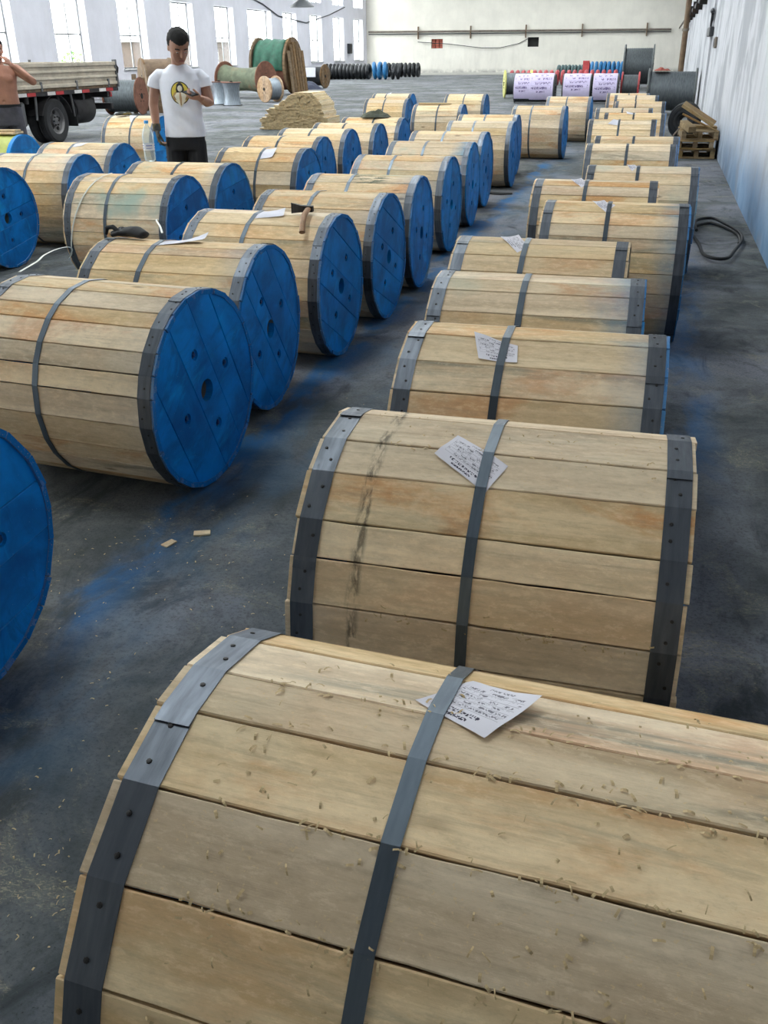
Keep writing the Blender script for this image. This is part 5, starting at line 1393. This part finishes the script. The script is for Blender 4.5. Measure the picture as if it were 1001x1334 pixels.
# t-shirt
k = MB()
rings(k, [(.004, 0, .905, .176, .130, .130), (.004, 0, .96, .174, .127, .128), (.002, 0, 1.06, .166, .120, .120), (0, 0, 1.17, .168, .122, .118), (0, 0, 1.28, .178, .124, .118), (0, 0, 1.35, .184, .114, .112), (0, .004, 1.405, .158, .092, .096), (0, .008, 1.445, .105, .072, .076), (0, .01, 1.472, .074, .062, .066)], 28)
def sleeve(S, E, f, r0, r1):
    P = S.lerp(E, f); k.tube([S + Vector((-.085 if S.x > 0 else .085, 0, -.03)), S + Vector((-.022 if S.x > 0 else .022, 0, -.032)), S.lerp(E, f * .55), P], [.050, .060, (r0 + r1) / 2, r1], 16)
sleeve(RS, RE, .48, .060, .066); sleeve(LS, LE, .48, .060, .066)
for i in range(len(k.v)):
    x, y, z = k.v[i]; w = .010 * noise.noise(Vector((x * 7, y * 7, z * 5))) * (1 if z < 1.36 else .3); k.v[i] = (x + w * (1 if x > 0 else -1) * .6, y + w * (1 if y > 0 else -1), z)
ms = fused(k, .006, 'white_cotton', 'tshirt', 6)
# folds: gentle diagonal creases across the lower belly
for v in ms.vertices:
    x, y, z = v.co
    if y < -.02 and z < 1.25:
        f = (1 - abs(z - 1.04) / .2); f = max(0, f)
        v.co.y += -.006 * f * math.sin((z * 1.0 + x * .9) * 46)
shirt = place('tshirt', ms, man)
tree = bvh(ms)
def on_shirt(poly_rows, name, mat, off):
    """rows of (x, z) projected on the chest, off metres proud"""
    vs = []; fs = []; n = len(poly_rows[0])
    for row in poly_rows:
        for (x, z) in row:
            h = tree.ray_cast(Vector((x, -1, z)), Vector((0, 1, 0)))[0]; vs.append((x, (h.y if h else -.12) - off, z))
    for j in range(len(poly_rows) - 1):
        for i in range(n - 1): fs.append((j * n + i, j * n + i + 1, (j + 1) * n + i + 1, (j + 1) * n + i))
    m = MB().add(vs, fs); o = place(name, evaluated(m, [('SOLIDIFY', dict(thickness=.0012, offset=0))], mat, name), shirt); return o
def disc(cx, cz, rx, rz, r0=0.0, n=28, rows=7):
    return [[(cx + rx * (r0 + (1 - r0) * j / (rows - 1)) * math.cos(2 * pi * i / n), cz + rz * (r0 + (1 - r0) * j / (rows - 1)) * math.sin(2 * pi * i / n)) for i in range(n + 1)] for j in range(rows)]
def shape(pts_l, pts_r, n=7):
    return [[(a[0] + (b_[0] - a[0]) * i / (n - 1), a[1] + (b_[1] - a[1]) * i / (n - 1)) for i in range(n)] for a, b_ in zip(pts_l, pts_r)]
ex, ez = 0.0, 1.255
on_shirt(disc(ex, ez, .078, .088, .92, rows=2), 'print_ring', 'print_dark', .0034)
on_shirt(disc(ex, ez, .074, .084), 'print_disc', 'print_yellow', .0022)
on_shirt(shape([(-.002, ez + .085), (-.024, ez + .066), (-.034, ez + .03), (-.03, ez - .005)], [(.002, ez + .085), (.024, ez + .066), (.034, ez + .03), (.03, ez - .005)]), 'print_hood', 'print_dark', .0046)
on_shirt(disc(0, ez + .034, .020, .024, n=18, rows=4), 'print_face', 'print_cream', .0062)
on_shirt(shape([(-.028, ez + .004), (-.056, ez - .03), (-.040, ez - .062), (-.014, ez - .090), (-.002, ez - .108)], [(.028, ez + .004), (.056, ez - .03), (.040, ez - .062), (.014, ez - .090), (.002, ez - .108)]), 'print_robe', 'print_cream', .0058)
on_shirt(shape([(-.006, ez + .004), (-.010, ez - .04), (-.004, ez - .095)], [(.006, ez + .004), (.010, ez - .04), (.004, ez - .095)]), 'print_sash', 'print_tan', .0072)
for s in (-1, 1):
    on_shirt(shape([(s * .030, ez + .01), (s * .052, ez - .02), (s * .036, ez - .05)], [(s * .042, ez + .008), (s * .066, ez - .025), (s * .050, ez - .055)], 4), 'print_sleeve', 'print_tan', .0072)
# glove on his right hand
k = MB(); hand(k, RW, (.08, -.12, -1), (1, .1, 0), (0, -1, 0), (.45, .6, .5), r=.0105, scale=1.06)
k.tube([RW + Vector((-.004, .006, .05)), RW + Vector((0, 0, -.01))], [.036, .034], 12)
place('work_glove', fused(k, .005, 'glove_grey', 'work_glove', 3), man)
# phone, held in his left hand
ph = thing('phone', 'dark phone held by the man in the white t-shirt', 'phone', (0, 0, 0))
MB().cbox(-.036, .036, -.075, .075, -.004, .004, .003).build('phone_body', 'phone_black', ph)
MB().box(-.033, .033, -.068, .068, .0042, .0048).build('screen', 'phone_black', ph)
MW = Matrix.Translation((-3.965, 7.815, 0)) @ Matrix.Rotation(math.radians(24), 4, 'Z')
ph.matrix_world = MW @ Matrix.Translation((.088, -.268, 1.256)) @ Euler((math.radians(12), math.radians(-8), math.radians(35))).to_matrix().to_4x4()

# ---- the shirtless man at the left edge
man2 = thing('person', 'shirtless man in grey trousers at the left edge with a hand raised to his face', 'person', (-7.735, 10.55, 0), math.radians(30))
HM2 = Matrix.Translation((.0, -.03, 1.50)) @ Euler((math.radians(6), 0, math.radians(14)), 'XYZ').to_matrix().to_4x4()
b = MB()
rings(b, [(0, 0, .90, .17, .115, .12), (0, 0, .98, .172, .125, .12), (0, 0, 1.06, .168, .130, .115), (0, 0, 1.16, .165, .122, .112), (0, 0, 1.26, .178, .122, .116), (0, -.003, 1.33, .188, .118, .116), (0, .002, 1.40, .182, .092, .10), (0, .008, 1.445, .11, .068, .075)], 26)
for s in (-1, 1): b.ball((s * .085, -.098, 1.30), (.075, .026, .05), 12)
b.tube([(0, .012, 1.42), (0, -.002, 1.48), (0, -.014, 1.55)], [.064, .058, .058], 14)
head(b, HM2)
S2, E2, W2 = Vector((.195, 0, 1.40)), Vector((.375, -.12, 1.265)), Vector((.165, -.255, 1.455))
b.tube([Vector((.12, 0, 1.40)), S2, S2.lerp(E2, .5), E2, E2.lerp(W2, .3), W2], [.06, .062, .054, .044, .043, .028], 12)
hand(b, W2, (-.55, .12, .75), (-.5, .5, -.45), (-.3, -1, 0), (.3, .35, .3))
S3, E3, W3 = Vector((-.195, 0, 1.40)), Vector((-.27, .03, 1.15)), Vector((-.25, -.07, .93))
b.tube([Vector((-.12, 0, 1.40)), S3, S3.lerp(E3, .5), E3, E3.lerp(W3, .3), W3], [.06, .062, .054, .044, .043, .028], 12)
hand(b, W3, (.05, -.1, -1), (1, .1, 0), (0, -1, 0), (.3, .4, .3))
for s in (-1, 1): b.tube([(s * .088, 0, .9), (s * .10, 0, .5), (s * .105, .02, .09)], [.088, .06, .042], 12)
me = fused(b, .006, 'tanned_skin', 'body', 5)
for v in me.vertices:      # navel
    d = math.hypot(v.co.x, v.co.z - 1.055)
    if v.co.y < -.05 and d < .018: v.co.y += .014 * (1 - d / .018)
place('body', me, man2)
hair(HM2).build('hair', 'hair_black', man2, True, 80)
for s in (-1, 1):
    e = MB().ball((0, 0, 0), (.0125, .009, .006), 10); e.v = [HM2 @ (Vector(v) + Vector((s * .033, -.087, .112))) for v in e.v]; eo = e.build('eye', 'eye_white', man2, True)
    e = MB().ball((0, 0, 0), (.006, .004, .006), 8); e.v = [HM2 @ (Vector(v) + Vector((s * .033, -.0945, .111))) for v in e.v]; e.build('iris', 'hair_black', eo, True)
    e = MB().tube([(s * .018, -.0985, .134), (s * .035, -.096, .139), (s * .052, -.083, .134)], .0042, 6); e.v = [HM2 @ Vector(v) for v in e.v]; e.build('eyebrow', 'hair_black', man2, True)
e = MB().tube([(-.022, -.096, .041), (0, -.101, .0415), (.022, -.096, .041)], [(.003, .004), (.005, .007), (.003, .004)], 6); e.v = [HM2 @ Vector(v) for v in e.v]; e.build('lips', 'lip', man2, True)
k = MB()
rings(k, [(0, 0, .78, .185, .13, .135), (0, 0, .88, .188, .135, .135), (0, 0, .97, .180, .134, .128), (0, 0, 1.0, .178, .133, .124)], 26)
for s in (-1, 1):
    k.tube([(s * .09, 0, .86), (s * .10, 0, .68), (s * .11, 0, .5), (s * .108, .01, .25), (s * .105, .02, .06)], [(.098, .10), (.10, .10), (.088, .09), .075, .07], 14)
place('trousers', fused(k, .007, 'grey_cloth', 'trousers', 4), man2)
place('waistband', MB().lathe([(.99, .985), (1.0, .99), (1.0, 1.015), (.98, 1.02)], n=32).mesh('waistband', 'black_cloth', True), man2)
w = man2.children[-1]; w.scale = (.183, .137, 1)
for s in (-1, 1):
    k = MB(); k.tube([(s * .105, .07, .035), (s * .105, -.02, .04), (s * .108, -.11, .028), (s * .108, -.145, .022)], [(.04, .034), (.045, .038), (.046, .026), (.03, .018)], 12)
    k.tube([(s * .105, .02, .04), (s * .105, .02, .10)], .045, 12)
    place('shoe', fused(k, .006, 'shoe_black', 'shoe', 4), man2)
